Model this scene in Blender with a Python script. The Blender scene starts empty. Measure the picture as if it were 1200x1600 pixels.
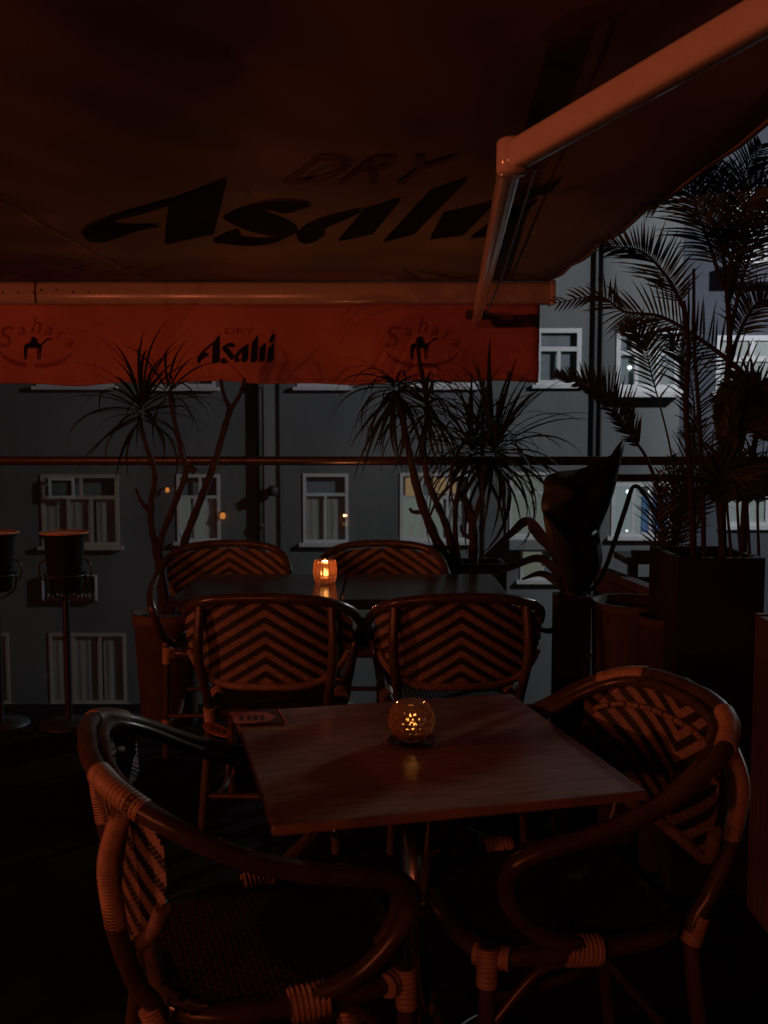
import bpy, bmesh, math, random
from mathutils import Vector, Matrix
random.seed(7)
S = bpy.context.scene
COL = S.collection

# ------------------------------------------------------------------ camera
F, PITCH, EYE = 1550.0, math.atan(128 / 1550.0), 1.33
cam = bpy.data.objects.new('camera', bpy.data.cameras.new('camera'))
COL.objects.link(cam)
cam.location = (0, 0, EYE)
cam.rotation_euler = (math.pi / 2 - PITCH, 0, 0)
cd = cam.data
cd.sensor_fit = 'VERTICAL'; cd.sensor_height = 36.0; cd.sensor_width = 27.0
cd.lens = F / 1600 * 36
cd.clip_start = 0.02; cd.clip_end = 400
cd.dof.use_dof = True; cd.dof.focus_distance = 2.7; cd.dof.aperture_fstop = 9.0
S.camera = cam

# ------------------------------------------------------------------ sky: a town night, almost black
W = bpy.data.worlds.new('World'); S.world = W; W.use_nodes = True
wn = W.node_tree.nodes; bg = wn['Background']
sky = wn.new('ShaderNodeTexSky'); sky.sky_type = 'NISHITA'; sky.sun_disc = False
sky.sun_elevation = math.radians(-4); sky.sun_rotation = math.radians(60)
W.node_tree.links.new(sky.outputs[0], bg.inputs[0]); bg.inputs[1].default_value = 0.012
S.view_settings.view_transform = 'Standard'; S.view_settings.look = 'None'
S.view_settings.exposure = 0.0; S.view_settings.gamma = 1.0; S.view_settings.use_curve_mapping = False
S.cycles.caustics_refractive = False; S.cycles.caustics_reflective = False
S.cycles.max_bounces = 12; S.cycles.transmission_bounces = 10; S.cycles.transparent_max_bounces = 24
S.cycles.sample_clamp_indirect = 2.0
LAMP_COL = (1.0, 0.205, 0.085)
# x, y, z, watts of the bar's hanging lamps behind the camera
LAMPS = [(-3.6, -3.0, 1.84, 36), (-2.52, -3.0, 1.84, 44), (-1.44, -3.0, 1.84, 30)]
SCONCE_POS, SCONCE_W = (-4.75, .8, 1.86), 132                # the lantern on the terrace's left wall, outside the frame
STREET_W, STREET_COL, STREET_POS = 1800, (0.91, 0.95, 1.0), (10.6, 14.3, 6.0)

# ------------------------------------------------------------------ helpers
CP, SP = math.cos(PITCH), math.sin(PITCH)
def ray(px, py):
    u, v = (px - 600) / F, (800 - py) / F
    return u, CP + v * SP, -SP + v * CP
def P(px, py, Y):
    u, y, z = ray(px, py); t = Y / y
    return Vector((u * t, Y, EYE + z * t))
def PH(px, py, H):
    u, y, z = ray(px, py); t = (H - EYE) / z
    return Vector((u * t, y * t, H))

class MB:
    def __init__(s): s.v = []; s.f = []; s.mi = []; s.sm = []
    def add(s, vs, fs, m=0, smooth=False):
        o = len(s.v); s.v += [tuple(v) for v in vs]
        for f in fs: s.f.append(tuple(o + i for i in f)); s.mi.append(m); s.sm.append(smooth)
        return s
    def box(s, a, b, m=0, rot=0.0, about=None):
        x0, y0, z0 = a; x1, y1, z1 = b
        vs = [(x0,y0,z0),(x1,y0,z0),(x1,y1,z0),(x0,y1,z0),(x0,y0,z1),(x1,y0,z1),(x1,y1,z1),(x0,y1,z1)]
        if rot:
            cx, cy = about if about else ((x0+x1)/2, (y0+y1)/2)
            c, n = math.cos(rot), math.sin(rot)
            vs = [(cx+(x-cx)*c-(y-cy)*n, cy+(x-cx)*n+(y-cy)*c, z) for x, y, z in vs]
        return s.add(vs, [(0,3,2,1),(4,5,6,7),(0,1,5,4),(1,2,6,5),(2,3,7,6),(3,0,4,7)], m)
    def tube(s, path, r, seg=10, m=0, caps=True, ell=None, up=None):
        path = [Vector(p) for p in path]; n = len(path)
        rs = r if isinstance(r, (list, tuple)) else [r] * n
        vs = []; t0 = None; nrm = None
        for i, p in enumerate(path):
            t = (path[min(i+1, n-1)] - path[max(i-1, 0)]).normalized()
            if nrm is None:
                ref = Vector(up) if up else (Vector((0,0,1)) if abs(t.z) < .9 else Vector((1,0,0)))
                nrm = (ref - t * ref.dot(t)).normalized()
            else:
                nrm = (nrm - t * nrm.dot(t)).normalized()
            bn = t.cross(nrm)
            for k in range(seg):
                a = 2*math.pi*k/seg; ca, sa = math.cos(a), math.sin(a)
                if ell:                                   # rounded rectangle section: (half height, half width)
                    q = 0.45
                    ca = math.copysign(abs(ca)**q, ca) * ell[0]; sa = math.copysign(abs(sa)**q, sa) * ell[1]
                    vs.append(p + nrm*ca*rs[i] + bn*sa*rs[i])
                else: vs.append(p + (nrm*ca + bn*sa)*rs[i])
        fs = [(i*seg+k, i*seg+(k+1)%seg, (i+1)*seg+(k+1)%seg, (i+1)*seg+k) for i in range(n-1) for k in range(seg)]
        s.add(vs, fs, m, True)
        if caps: s.add(vs[:seg], [tuple(reversed(range(seg)))], m); s.add(vs[-seg:], [tuple(range(seg))], m)
        return s
    def lathe(s, prof, c=(0,0,0), seg=32, m=0, smooth=True):
        vs = [(c[0]+r*math.cos(2*math.pi*k/seg), c[1]+r*math.sin(2*math.pi*k/seg), c[2]+z) for r, z in prof for k in range(seg)]
        fs = [(i*seg+k, i*seg+(k+1)%seg, (i+1)*seg+(k+1)%seg, (i+1)*seg+k) for i in range(len(prof)-1) for k in range(seg)]
        return s.add(vs, fs, m, smooth)
    def prism(s, poly, depth, m=0):                       # poly: 3D points, depth: vector
        n = len(poly); d = Vector(depth); b = [Vector(p)+d for p in poly]
        s.add(list(poly)+b, [tuple(range(n)), tuple(reversed(range(n, 2*n)))] + [(i, n+i, n+(i+1)%n, (i+1)%n) for i in range(n)], m)
        return s
    def build(s, name, mats, parent=None, world=False, loc=None, bevel=0.0):
        me = bpy.data.meshes.new(name); me.from_pydata(s.v, [], s.f)
        mats = mats if isinstance(mats, (list, tuple)) else [mats]
        for m in mats: me.materials.append(m)
        me.polygons.foreach_set('material_index', s.mi); me.polygons.foreach_set('use_smooth', s.sm)
        bm = bmesh.new(); bm.from_mesh(me); bmesh.ops.recalc_face_normals(bm, faces=bm.faces)
        bm.to_mesh(me); bm.free()
        return place(name, me, parent, world, loc, bevel)

def place(name, me, parent=None, world=False, loc=None, bevel=0.0):
    o = bpy.data.objects.new(name, me); COL.objects.link(o)
    if parent is not None:
        o.parent = parent
        if world: o.matrix_parent_inverse = mat_of(parent).inverted()
    if loc is not None: o.location = loc
    if bevel:
        md = o.modifiers.new('soft_edge', 'BEVEL'); md.width = bevel; md.segments = 2; md.limit_method = 'ANGLE'
    return o
def mat_of(o):
    return Matrix.Translation(o.location) @ o.rotation_euler.to_matrix().to_4x4()
def tag(o, label=None, cat=None, group=None, kind=None):
    if label: o['label'] = label
    if cat: o['category'] = cat
    if group: o['group'] = group
    if kind: o['kind'] = kind
    return o
def thing(name, label, cat, loc=(0,0,0), rz=0.0, group=None):
    o = bpy.data.objects.new(name, None); COL.objects.link(o); o.empty_display_size = .1
    o.location = loc; o.rotation_euler = (0, 0, rz)
    return tag(o, label, cat, group)
KIDS = {}
def copy_tree(o, parent=None, skip=()):
    c = o.copy(); COL.objects.link(c)
    if parent is not None: c.parent = parent
    for ch in list(o.children):
        if not ch.name.startswith(skip) if skip else True: copy_tree(ch, c)
    return c
def spline(pts, n):
    pts = [Vector(p) for p in pts]; q = [pts[0]*2-pts[1]] + pts + [pts[-1]*2-pts[-2]]
    out = []; segs = len(pts)-1
    for i in range(n+1):
        t = i/n*segs; k = min(int(t), segs-1); u = t-k
        a, b, c, d = q[k:k+4]
        out.append(.5*((2*b)+(c-a)*u+(2*a-5*b+4*c-d)*u*u+(3*b-a-3*c+d)*u**3))
    return out

# ------------------------------------------------------------------ materials
def mat(name, col, rough=.6, col2=None, scale=8, stretch=(1,1,1), metal=0.0, bump=0.0, bscale=None, spec=.5, sheen=0, detail=4):
    m = bpy.data.materials.new(name); m.use_nodes = True; nt = m.node_tree; b = nt.nodes['Principled BSDF']
    b.inputs['Base Color'].default_value = (*col, 1); b.inputs['Roughness'].default_value = rough
    b.inputs['Metallic'].default_value = metal; b.inputs['Specular IOR Level'].default_value = spec
    tc = nt.nodes.new('ShaderNodeTexCoord'); mp = nt.nodes.new('ShaderNodeMapping'); mp.inputs['Scale'].default_value = stretch
    nt.links.new(tc.outputs['Object'], mp.inputs[0])
    nz = nt.nodes.new('ShaderNodeTexNoise'); nz.inputs['Scale'].default_value = scale; nz.inputs['Detail'].default_value = detail
    nt.links.new(mp.outputs[0], nz.inputs['Vector'])
    if col2:
        rp = nt.nodes.new('ShaderNodeValToRGB'); rp.color_ramp.elements[0].position = .32; rp.color_ramp.elements[1].position = .68
        rp.color_ramp.elements[0].color = (*col, 1); rp.color_ramp.elements[1].color = (*col2, 1)
        nt.links.new(nz.outputs['Fac'], rp.inputs[0]); nt.links.new(rp.outputs[0], b.inputs['Base Color'])
    if bump:
        n2 = nz
        if bscale:
            n2 = nt.nodes.new('ShaderNodeTexNoise'); n2.inputs['Scale'].default_value = bscale; nt.links.new(mp.outputs[0], n2.inputs['Vector'])
        bp = nt.nodes.new('ShaderNodeBump'); bp.inputs['Strength'].default_value = bump; bp.inputs['Distance'].default_value = .01
        nt.links.new(n2.outputs['Fac'], bp.inputs['Height']); nt.links.new(bp.outputs[0], b.inputs['Normal'])
    return m
def emit(name, col, strength):
    m = bpy.data.materials.new(name); m.use_nodes = True; nt = m.node_tree
    nt.nodes.remove(nt.nodes['Principled BSDF']); e = nt.nodes.new('ShaderNodeEmission')
    e.inputs[0].default_value = (*col, 1); e.inputs[1].default_value = strength
    nt.links.new(e.outputs[0], nt.nodes['Material Output'].inputs[0]); return m
def pane_mat(name, tint=(.93,.95,.95), refl=1.0, rough=.02):
    m = bpy.data.materials.new(name); m.use_nodes = True; nt = m.node_tree; nt.nodes.remove(nt.nodes['Principled BSDF'])
    t = nt.nodes.new('ShaderNodeBsdfTransparent'); t.inputs[0].default_value = (*tint, 1)
    g = nt.nodes.new('ShaderNodeBsdfGlossy'); g.inputs['Roughness'].default_value = rough
    fr = nt.nodes.new('ShaderNodeFresnel'); fr.inputs[0].default_value = 1.5
    mu = nt.nodes.new('ShaderNodeMath'); mu.operation = 'MULTIPLY'; mu.inputs[1].default_value = refl
    mx = nt.nodes.new('ShaderNodeMixShader')
    ge = nt.nodes.new('ShaderNodeNewGeometry'); fb = nt.nodes.new('ShaderNodeMath'); fb.operation = 'SUBTRACT'; fb.inputs[0].default_value = 1.0
    m2 = nt.nodes.new('ShaderNodeMath'); m2.operation = 'MULTIPLY'      # thin sheet: reflect on the outer faces only
    nt.links.new(ge.outputs['Backfacing'], fb.inputs[1]); nt.links.new(fr.outputs[0], mu.inputs[0])
    nt.links.new(mu.outputs[0], m2.inputs[0]); nt.links.new(fb.outputs[0], m2.inputs[1]); nt.links.new(m2.outputs[0], mx.inputs[0])
    nt.links.new(t.outputs[0], mx.inputs[1]); nt.links.new(g.outputs[0], mx.inputs[2])
    nt.links.new(mx.outputs[0], nt.nodes['Material Output'].inputs[0]); return m
def glass_mat(name, col=(1,1,1), rough=0.0, etch=.10):
    m = bpy.data.materials.new(name); m.use_nodes = True; nt = m.node_tree; nt.nodes.remove(nt.nodes['Principled BSDF'])
    g = nt.nodes.new('ShaderNodeBsdfGlass'); g.inputs[0].default_value = (*col, 1); g.inputs['Roughness'].default_value = rough; g.inputs['IOR'].default_value = 1.48
    tl = nt.nodes.new('ShaderNodeBsdfTranslucent'); tl.inputs[0].default_value = (1.0,.52,.28,1)
    mx = nt.nodes.new('ShaderNodeMixShader'); mx.inputs[0].default_value = etch      # lightly etched
    nt.links.new(g.outputs[0], mx.inputs[1]); nt.links.new(tl.outputs[0], mx.inputs[2])
    nt.links.new(mx.outputs[0], nt.nodes['Material Output'].inputs[0]); return m

M = {}
M['wall'] = mat('grey_wall_paint', (.130,.138,.142), .85, (.215,.226,.230), .8, (1,1,.3), bump=.15, bscale=9, detail=9)
M['wall_blue'] = mat('blue_grey_wall_paint', (.085,.095,.125), .85, (.105,.115,.145), .7)
M['pilaster'] = mat('pale_wall_strip', (.25,.255,.26), .85, (.28,.285,.29), 2)
M['white'] = mat('white_window_paint', (.76,.76,.78), .5, (.68,.68,.70), 6)
M['cream'] = mat('cream_window_paint', (.55,.49,.43), .5, (.48,.42,.36), 6)
M['pipe'] = mat('dark_pipe', (.035,.035,.038), .6, (.055,.05,.05), 4)
M['room'] = mat('dim_room', (.22,.25,.28), .9)
M['curtain'] = mat('curtain_cloth', (.50,.48,.46), .9, (.66,.64,.62), 3, (6,1,.3))
M['curtain_pale'] = mat('pale_curtain_cloth', (.60,.61,.58), .9, (.68,.69,.66), 3, (6,1,.3))
M['curtain_blue'] = mat('blue_curtain_cloth', (.10,.22,.50), .9, (.14,.28,.58), 3, (6,1,.3))
M['pane'] = pane_mat('window_glass')
M['railglass'] = pane_mat('balustrade_glass', (.95,.97,.96), .9)
M['lit_warm'] = emit('lit_warm_blind', (1, .60, .30), .20)
M['lit_pale'] = emit('lit_pale_blind', (.74, .80, .74), .15)
M['lit_green'] = emit('lit_green_blind', (.78, .78, .62), .14)
M['lit_dim'] = emit('faintly_lit_blind', (.80, .80, .74), .075)
M['lit_blue'] = emit('lit_blue_blind', (.22, .42, .85), .18)
M['lit_cool'] = emit('lit_cool_blind', (.74, .84, .90), .22)
M['tube_lamp'] = emit('fluorescent_lamp', (.9, 1.0, .95), 1.6)
M['amber'] = emit('amber_glint_glow', (1, .33, .06), .55)  # glow of the added facade glints, standing in for reflections in the glass
M['bulb'] = emit('warm_bulb', LAMP_COL, 40)
M['street_head'] = emit('street_lamp_lens', STREET_COL, 30)
M['fabric'] = mat('red_awning_canvas', (.38,.145,.125), .9, (.54,.195,.155), 1.6, (1,1,1), bump=.06, bscale=260, spec=.1)
M['canopy'] = mat('ambient_toned_canvas', (.23,.185,.17), .9, (.34,.27,.245), 1.3, (1,1,1), bump=.05, bscale=240, spec=.1)  # red canvas browned: neutral ambient light is put into its colour
M['print_black'] = mat('black_print', (.012,.014,.018), .8, spec=.1)
M['print_dim'] = mat('faded_dark_red_print', (.27,.085,.072), .85, spec=.1)
M['print_faint'] = mat('washed_out_red_print', (.15,.10,.09), .9, spec=.1)
M['alu'] = mat('white_coated_aluminium', (.70,.62,.54), .13, (.66,.58,.50), 9)
M['bar'] = mat('dimmed_white_aluminium', (.44,.37,.32), .16, (.44,.37,.31), 9)  # the arm's white coating darkened; weaker lamplight is put into the colour
M['sky_tone'] = mat('sky_reflection_tone', (.26,.29,.31), .9, (.32,.35,.37), 3, (6,1,.3))  # grey-blue of sky reflected in dark panes is put into this colour
M['seamd'] = mat('dark_seam', (.05,.03,.025), .8)
M['cane'] = mat('stained_cane', (.095,.068,.040), .30, (.050,.035,.022), 16, (1,1,1), bump=.06, spec=.5)
M['binding'] = mat('pale_rattan_binding', (.46,.31,.21), .5, (.33,.21,.14), 40)
M['tan'] = mat('tan_weave', (.30,.21,.16), .6, (.18,.128,.10), 45)
M['black'] = mat('black_weave', (.012,.012,.014), .5)
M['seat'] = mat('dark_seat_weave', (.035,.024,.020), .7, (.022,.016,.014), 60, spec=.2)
M['tabletop'] = mat('polished_wood_top', (.31,.205,.145), .20, (.17,.11,.078), 7, (1.6,12,1), bump=.012, spec=.5, detail=9)
M['darktop'] = mat('black_polished_top', (.030,.024,.022), .2, (.045,.035,.03), 12, spec=.45)
M['chrome'] = mat('chrome', (.7,.7,.7), .16, metal=1.0)
M['iron'] = mat('black_iron', (.022,.022,.024), .45)
M['glass'] = glass_mat('dimpled_glass', (1,.84,.72), 0.0, .15)
M['cupglass'] = glass_mat('ribbed_glass', (1,.92,.84), 0.0, .012)
M['dish'] = mat('black_dish', (.015,.017,.02), .2)
M['wax'] = mat('candle_wax', (.72,.62,.48), .5)
M['flame'] = emit('candle_flame', (1, .50, .13), 5.0)
M['card'] = mat('dark_card', (.07,.035,.03), .5)
M['cardred'] = mat('red_card_print', (.46,.12,.075), .5)
M['cardtan'] = mat('tan_card_print', (.40,.19,.08), .5)
M['bucket'] = mat('black_bucket', (.018,.017,.018), .3)
M['copper'] = mat('copper_lining', (.75,.36,.16), .45)
M['railm'] = mat('dark_varnished_rail', (.060,.042,.032), .22, (.035,.026,.022), 3, (1,.2,.2))
M['floor'] = mat('dark_deck', (.008,.007,.007), .9, (.005,.005,.005), 4, (.5,6,1), spec=.08)
M['street'] = mat('asphalt', (.045,.045,.048), .9, (.06,.06,.06), 1)
M['terracotta'] = mat('terracotta_pot', (.14,.085,.055), .8, (.08,.048,.034), 5, (1,1,3), bump=.1)
M['darkpot'] = mat('charcoal_planter', (.012,.012,.012), .8, (.018,.017,.016), 6, spec=.2)
M['wood'] = mat('weathered_planter_wood', (.085,.066,.055), .8, (.050,.038,.032), 6, (9,9,.6), bump=.08)
M['woodp'] = mat('greyed_planter_wood', (.06,.045,.037), .8, (.04,.03,.025), 6, (9,9,.6), bump=.08)
M['soil'] = mat('potting_soil', (.020,.015,.012), .95)
M['bark'] = mat('grey_brown_bark', (.040,.031,.026), .9, (.024,.018,.015), 22, (1,1,.35), bump=.25)
M['leafd'] = mat('dark_strap_leaf', (.028,.042,.020), .75, (.020,.028,.016), 9, spec=.12)
M['palm'] = mat('palm_leaf', (.050,.075,.030), .5, (.032,.052,.024), 7, spec=.2)
M['palmstem'] = mat('palm_stem', (.034,.030,.020), .8, (.022,.020,.014), 9, (1,1,6), spec=.2)
M['broad'] = mat('dark_broad_leaf', (.018,.026,.018), .55, (.024,.030,.020), 10, spec=.15)
M['plaster'] = mat('bar_front_plaster', (.07,.045,.035), .9, (.055,.035,.028), 3)
M['shade'] = mat('lamp_shade_metal', (.05,.03,.02), .5)
M['signdark'] = mat('dark_sign_face', (.035,.030,.034), .6)
M['signred'] = mat('dark_red_sign_edge', (.16,.05,.05), .6)
M['signmark'] = mat('pale_sign_print', (.42,.42,.36), .6)
M['palecloth'] = mat('pale_rendered_wall', (.52,.50,.47), .9)

# ------------------------------------------------------------------ ground, terrace, street
tag(MB().box((-120,-60,-9.3), (120,160,-9.0)).build('street_ground', M['street']), kind='structure')
tag(MB().box((-5.4,-5.2,-.30), (4.2,4.74,0)).build('terrace_floor', M['floor']), kind='structure')
tag(MB().box((-5.2,-5.2,.002), (4.0,-5.0,3.2)).box((-5.4,-5.2,.002),(-5.202,3.2,3.2)).box((4.002,-5.2,.002),(4.2,-1.25,3.2)).build('bar_wall', M['plaster']), kind='structure')
tag(MB().box((2.2,-1.25,.002),(2.35,4.72,1.45)).build('added_shade_wall', M['plaster']), kind='structure')  # low wall added out of view to keep street light off the floor
tag(MB().box((-5.2,-1.45,2.06), (4.0,-1.25,3.2)).build('bar_front_beam', M['plaster']), kind='structure')
tag(MB().box((-5.4,-5.2,3.204), (4.2,-1.25,3.4)).build('bar_ceiling', M['plaster']), kind='structure')
tag(MB().box((-5.4,-5.2,-9.0), (4.2,4.60,-.304)).build('podium_wall', M['palecloth']), kind='structure')

# ------------------------------------------------------------------ apartment building across the street
YB = 20.0
def bx(px, Y=YB): return P(px, 700, Y).x
def bz(py, Y=YB): return P(600, py, Y).z
def wall_mesh(x0, x1, z0, z1, holes, Y, th=.28):
    xs = sorted({x0, x1, *[h[0] for h in holes], *[h[1] for h in holes]}); zs = sorted({z0, z1, *[h[2] for h in holes], *[h[3] for h in holes]})
    xs = [x for x in xs if x0 <= x <= x1]; zs = [z for z in zs if z0 <= z <= z1]
    mb = MB()
    for i in range(len(xs)-1):
        for k in range(len(zs)-1):
            cx, cz = (xs[i]+xs[i+1])/2, (zs[k]+zs[k+1])/2
            if any(h[0] < cx < h[1] and h[2] < cz < h[3] for h in holes): continue
            mb.add([(xs[i],Y,zs[k]),(xs[i+1],Y,zs[k]),(xs[i+1],Y,zs[k+1]),(xs[i],Y,zs[k+1])], [(0,1,2,3)])
    for a, b, c, d in holes:
        a, b = max(a, x0), min(b, x1)
        for q in (((a,c),(b,c)), ((b,c),(b,d)), ((b,d),(a,d)), ((a,d),(a,c))):
            (xa,za),(xb,zb) = q
            mb.add([(xa,Y,za),(xb,Y,zb),(xb,Y+th,zb),(xa,Y+th,za)], [(0,1,2,3)])
    mb.add([(x1,Y,z0),(x1,Y+9,z0),(x1,Y+9,z1),(x1,Y,z1)], [(0,1,2,3)])
    mb.add([(x0,Y,z0),(x0,Y+9,z0),(x0,Y+9,z1),(x0,Y,z1)], [(0,1,2,3)])
    mb.add([(x0,Y,z1),(x1,Y,z1),(x1,Y+9,z1),(x0,Y+9,z1)], [(0,1,2,3)])
    return mb

def curtain_mesh(x0, x1, z0, z1, Y, amp=.007, waves=None):
    n = max(10, int((x1-x0)/.035)); mb = MB(); vs = []
    w = waves or (x1-x0)/.16
    for i in range(n+1):
        t = i/n; dy = amp*math.sin(t*w*2*math.pi) + .4*amp*math.sin(t*w*4.7*math.pi+1)
        vs += [(x0+(x1-x0)*t, Y+dy, z0), (x0+(x1-x0)*t, Y+dy, z1)]
    return mb.add(vs, [(2*i,2*i+2,2*i+3,2*i+1) for i in range(n)], 0, True)

HOLES, WINS = [], []
def window(bld, rect, rows, frame, Y, fw=5, inside=None, sill=True, lamps=(), open_leaf=None):
    """rect in pixels of the facade plane; rows = [(height fraction, [pane width fractions])] from the top down."""
    x0, x1 = bx(rect[0], Y), bx(rect[2], Y); z1, z0 = bz(rect[1], Y), bz(rect[3], Y)
    HOLES.append((x0, x1, z0, z1))
    f = fw/F*Y; yf = Y-.02
    fm = MB(); panes = []
    fm.box((x0,yf,z0),(x1,yf+.035,z0+f)); fm.box((x0,yf,z1-f),(x1,yf+.035,z1))
    fm.box((x0,yf,z0+f),(x0+f,yf+.035,z1-f)); fm.box((x1-f,yf,z0+f),(x1,yf+.035,z1-f))
    zt = z1-f; H = z1-z0-2*f
    for r, (h, cols) in enumerate(rows):
        zb = zt-h*H
        if r: fm.box((x0+f,yf+.003,zt-f*.5),(x1-f,yf+.032,zt+f*.5))
        xl = x0+f; Wd = x1-x0-2*f
        for c, w in enumerate(cols):
            xr = xl+w*Wd
            if c: fm.box((xl-f*.42,yf+.006,zb+f*.5*(r<len(rows)-1)),(xl+f*.42,yf+.029,zt-f*.5*(r>0)))
            panes.append((xl,xr,zb,zt)); xl = xr
        zt = zb
    fo = fm.build('window', frame, bld, True)
    for (a,b,c,d) in panes:
        MB().box((a+.004,yf+.014,c+.004),(b-.004,yf+.020,d-.004)).build('pane', M['pane'], fo)
    if sill: MB().box((x0-.08,Y-.09,z0-.075),(x1+.08,Y-.003,z0-.004)).build('sill', frame, fo)
    rm = MB(); yb = Y+.9
    rm.add([(x0-.2,yb,z0-.2),(x1+.2,yb,z0-.2),(x1+.2,yb,z1+.2),(x0-.2,yb,z1+.2)], [(0,1,2,3)])
    for q in (((x0-.2,z0-.2),(x1+.2,z0-.2)), ((x1+.2,z0-.2),(x1+.2,z1+.2)), ((x1+.2,z1+.2),(x0-.2,z1+.2)), ((x0-.2,z1+.2),(x0-.2,z0-.2))):
        (xa,za),(xb,zb) = q; rm.add([(xa,Y+.285,za),(xb,Y+.285,zb),(xb,yb,zb),(xa,yb,za)], [(0,1,2,3)])
    rm.build('room_wall', M['room'], fo)
    MB().add([(x0,Y+.085,z0),(x1,Y+.085,z0),(x1,Y+.085,z1),(x0,Y+.085,z1)], [(0,1,2,3)]).build('sky_tone_sheet', M['sky_tone'], fo)  # sheet added behind each pane to lend the glass its reflected sky tone
    for ins in (inside or []):                            # (material, u0, u1, v0, v1) curtains and blinds
        mt, u0, u1, v0, v1 = ins
        curtain_mesh(x0+(x1-x0)*u0, x0+(x1-x0)*u1, z0+(z1-z0)*v0, z0+(z1-z0)*v1, Y+.045).build('curtain', mt, fo)
    for (u, v, rr) in lamps:
        mb = MB(); c = (x0+(x1-x0)*u, Y+.075, z0+(z1-z0)*v)
        mb.lathe([(.001,-rr),(rr*.7,-rr*.7),(rr,0),(rr*.7,rr*.7),(.001,rr)], c, 12).build('ceiling_bulb', M['tube_lamp'], fo)
    return fo

bA = thing('apartment_building', 'grey painted apartment building with white framed windows across the street', 'building', (bx(300), YB, -9.0))
A2 = [(.34,[1]),(.66,[.5,.5])]; A3 = [(.34,[.4,.6]),(.66,[.33,.33,.34])]
wh, cr = M['white'], M['cream']
# upper row, mostly behind the valance
window(bA, (60,505,180,603), A3, wh, YB, 5)
window(bA, (245,505,338,605), A2, wh, YB, 5)
window(bA, (465,505,545,604), A2, wh, YB, 5)
window(bA, (640,505,745,603), A3, wh, YB, 5)
window(bA, (836,513,906,601), A2, wh, YB, 7)
window(bA, (960,514,1057,608), [(.38,[.25,.3,.45]),(.62,[.30,.40,.30])], wh, YB, 7, [(M['lit_cool'],.34,.98,.03,.6)], lamps=[(.235,.36,.05)])
# middle row
o = window(bA, (62,741,184,853), [(.30,[.52,.48]),(.70,[.33,.33,.34])], cr, YB, 6, [(M['curtain'],.02,.30,.02,.7),(M['curtain'],.36,.62,.02,.7),(M['curtain'],.70,.98,.02,.7)])
MB().box((bx(77),YB-.12,bz(778)),(bx(117),YB-.09,bz(774))).box((bx(77),YB-.12,bz(750)),(bx(117),YB-.09,bz(746))).box((bx(77),YB-.12,bz(774)),(bx(81),YB-.09,bz(750))).box((bx(113),YB-.12,bz(774)),(bx(117),YB-.09,bz(750))).box((bx(81),YB-.11,bz(774)),(bx(113),YB-.10,bz(750)),1).build('open_casement', [wh, M['pane']], bA, True)
window(bA, (275,741,343,846), [(.32,[.55,.45]),(.68,[.4,.3,.3])], wh, YB, 5, [(M['lit_dim'],.06,.30,.02,.66),(M['lit_dim'],.44,.64,.02,.66),(M['curtain_pale'],.70,.96,.02,.66)])
window(bA, (473,740,544,848), [(.28,[1]),(.72,[.5,.5])], wh, YB, 5, [(M['curtain'],.08,.46,.04,.7),(M['curtain'],.54,.92,.04,.7)])
window(bA, (625,739,735,845), [(.34,[.3,.4,.3]),(.66,[.3,.4,.3])], wh, YB, 5, [(M['lit_pale'],.04,.62,.03,.62),(M['lit_warm'],.08,.28,.64,.93),(M['lit_warm'],.48,.8,.70,.93),(M['lit_green'],.05,.22,.06,.26),(M['curtain_pale'],.66,.97,.03,.62)])
window(bA, (797,738,872,838), [(.30,[1]),(.70,[.5,.5])], wh, YB, 4, [(M['lit_pale'],.06,.94,.03,.93)])
window(bA, (957,754,1052,838), [(1,[.34,.33,.33])], wh, YB, 6, [(M['lit_blue'],.52,.97,.03,.75),(M['lit_cool'],.03,.50,.03,.97)], lamps=[(.27,.83,.055),(.66,.83,.05),(.27,.10,.045)])
# lower row
window(bA, (68,989,190,1099), [(1,[.30,.38,.32])], cr, YB, 5, [(M['curtain'],.04,.30,.02,.97),(M['curtain'],.33,.66,.02,.97),(M['curtain'],.70,.97,.02,.97)])
window(bA, (-110,989,4,1099), [(1,[.30,.38,.32])], cr, YB, 5, [(M['curtain'],.04,.97,.02,.97)])
window(bA, (472,989,545,1099), [(1,[.5,.5])], cr, YB, 5, [(M['curtain'],.04,.97,.02,.97)])
window(bA, (815,858,880,906), [(1,[.55,.45])], wh, YB, 4, [(M['lit_green'],.02,.54,.03,.97)])
hA = list(HOLES)
wall_mesh(bx(-520), bx(1060), -9.0, 8.5, hA, YB).build('wall', M['wall'], bA, True)
for px, w in ((406,9),(437,4),(757,4),(926,6),(937,5)):
    r = w/2/F*YB; x = bx(px)
    MB().tube([(x,YB-r-.004,-9),(x,YB-r-.004,8.4)], r, 10).build('drain_pipe', M['pipe'], bA, True)
    for z in (-3.2, -.6, 2.2, 5.0):
        MB().lathe([(r*1.02,-.05),(r*1.35,-.05),(r*1.35,.05),(r*1.02,.05)], (x,YB-r-.004,z), 10).build('pipe_collar', M['pipe'], bA, True)
MB().box((bx(413),YB-.05,-9),(bx(430),YB-.003,8.4)).build('pilaster', M['pilaster'], bA, True)
MB().box((bx(795),YB-.30,bz(856)),(bx(880),YB-.003,bz(842))).build('window_ledge', M['pilaster'], bA, True)
MB().box((bx(955),YB-.28,bz(621)),(bx(1057),YB-.003,bz(612))).build('window_ledge', M['white'], bA, True)

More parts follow.
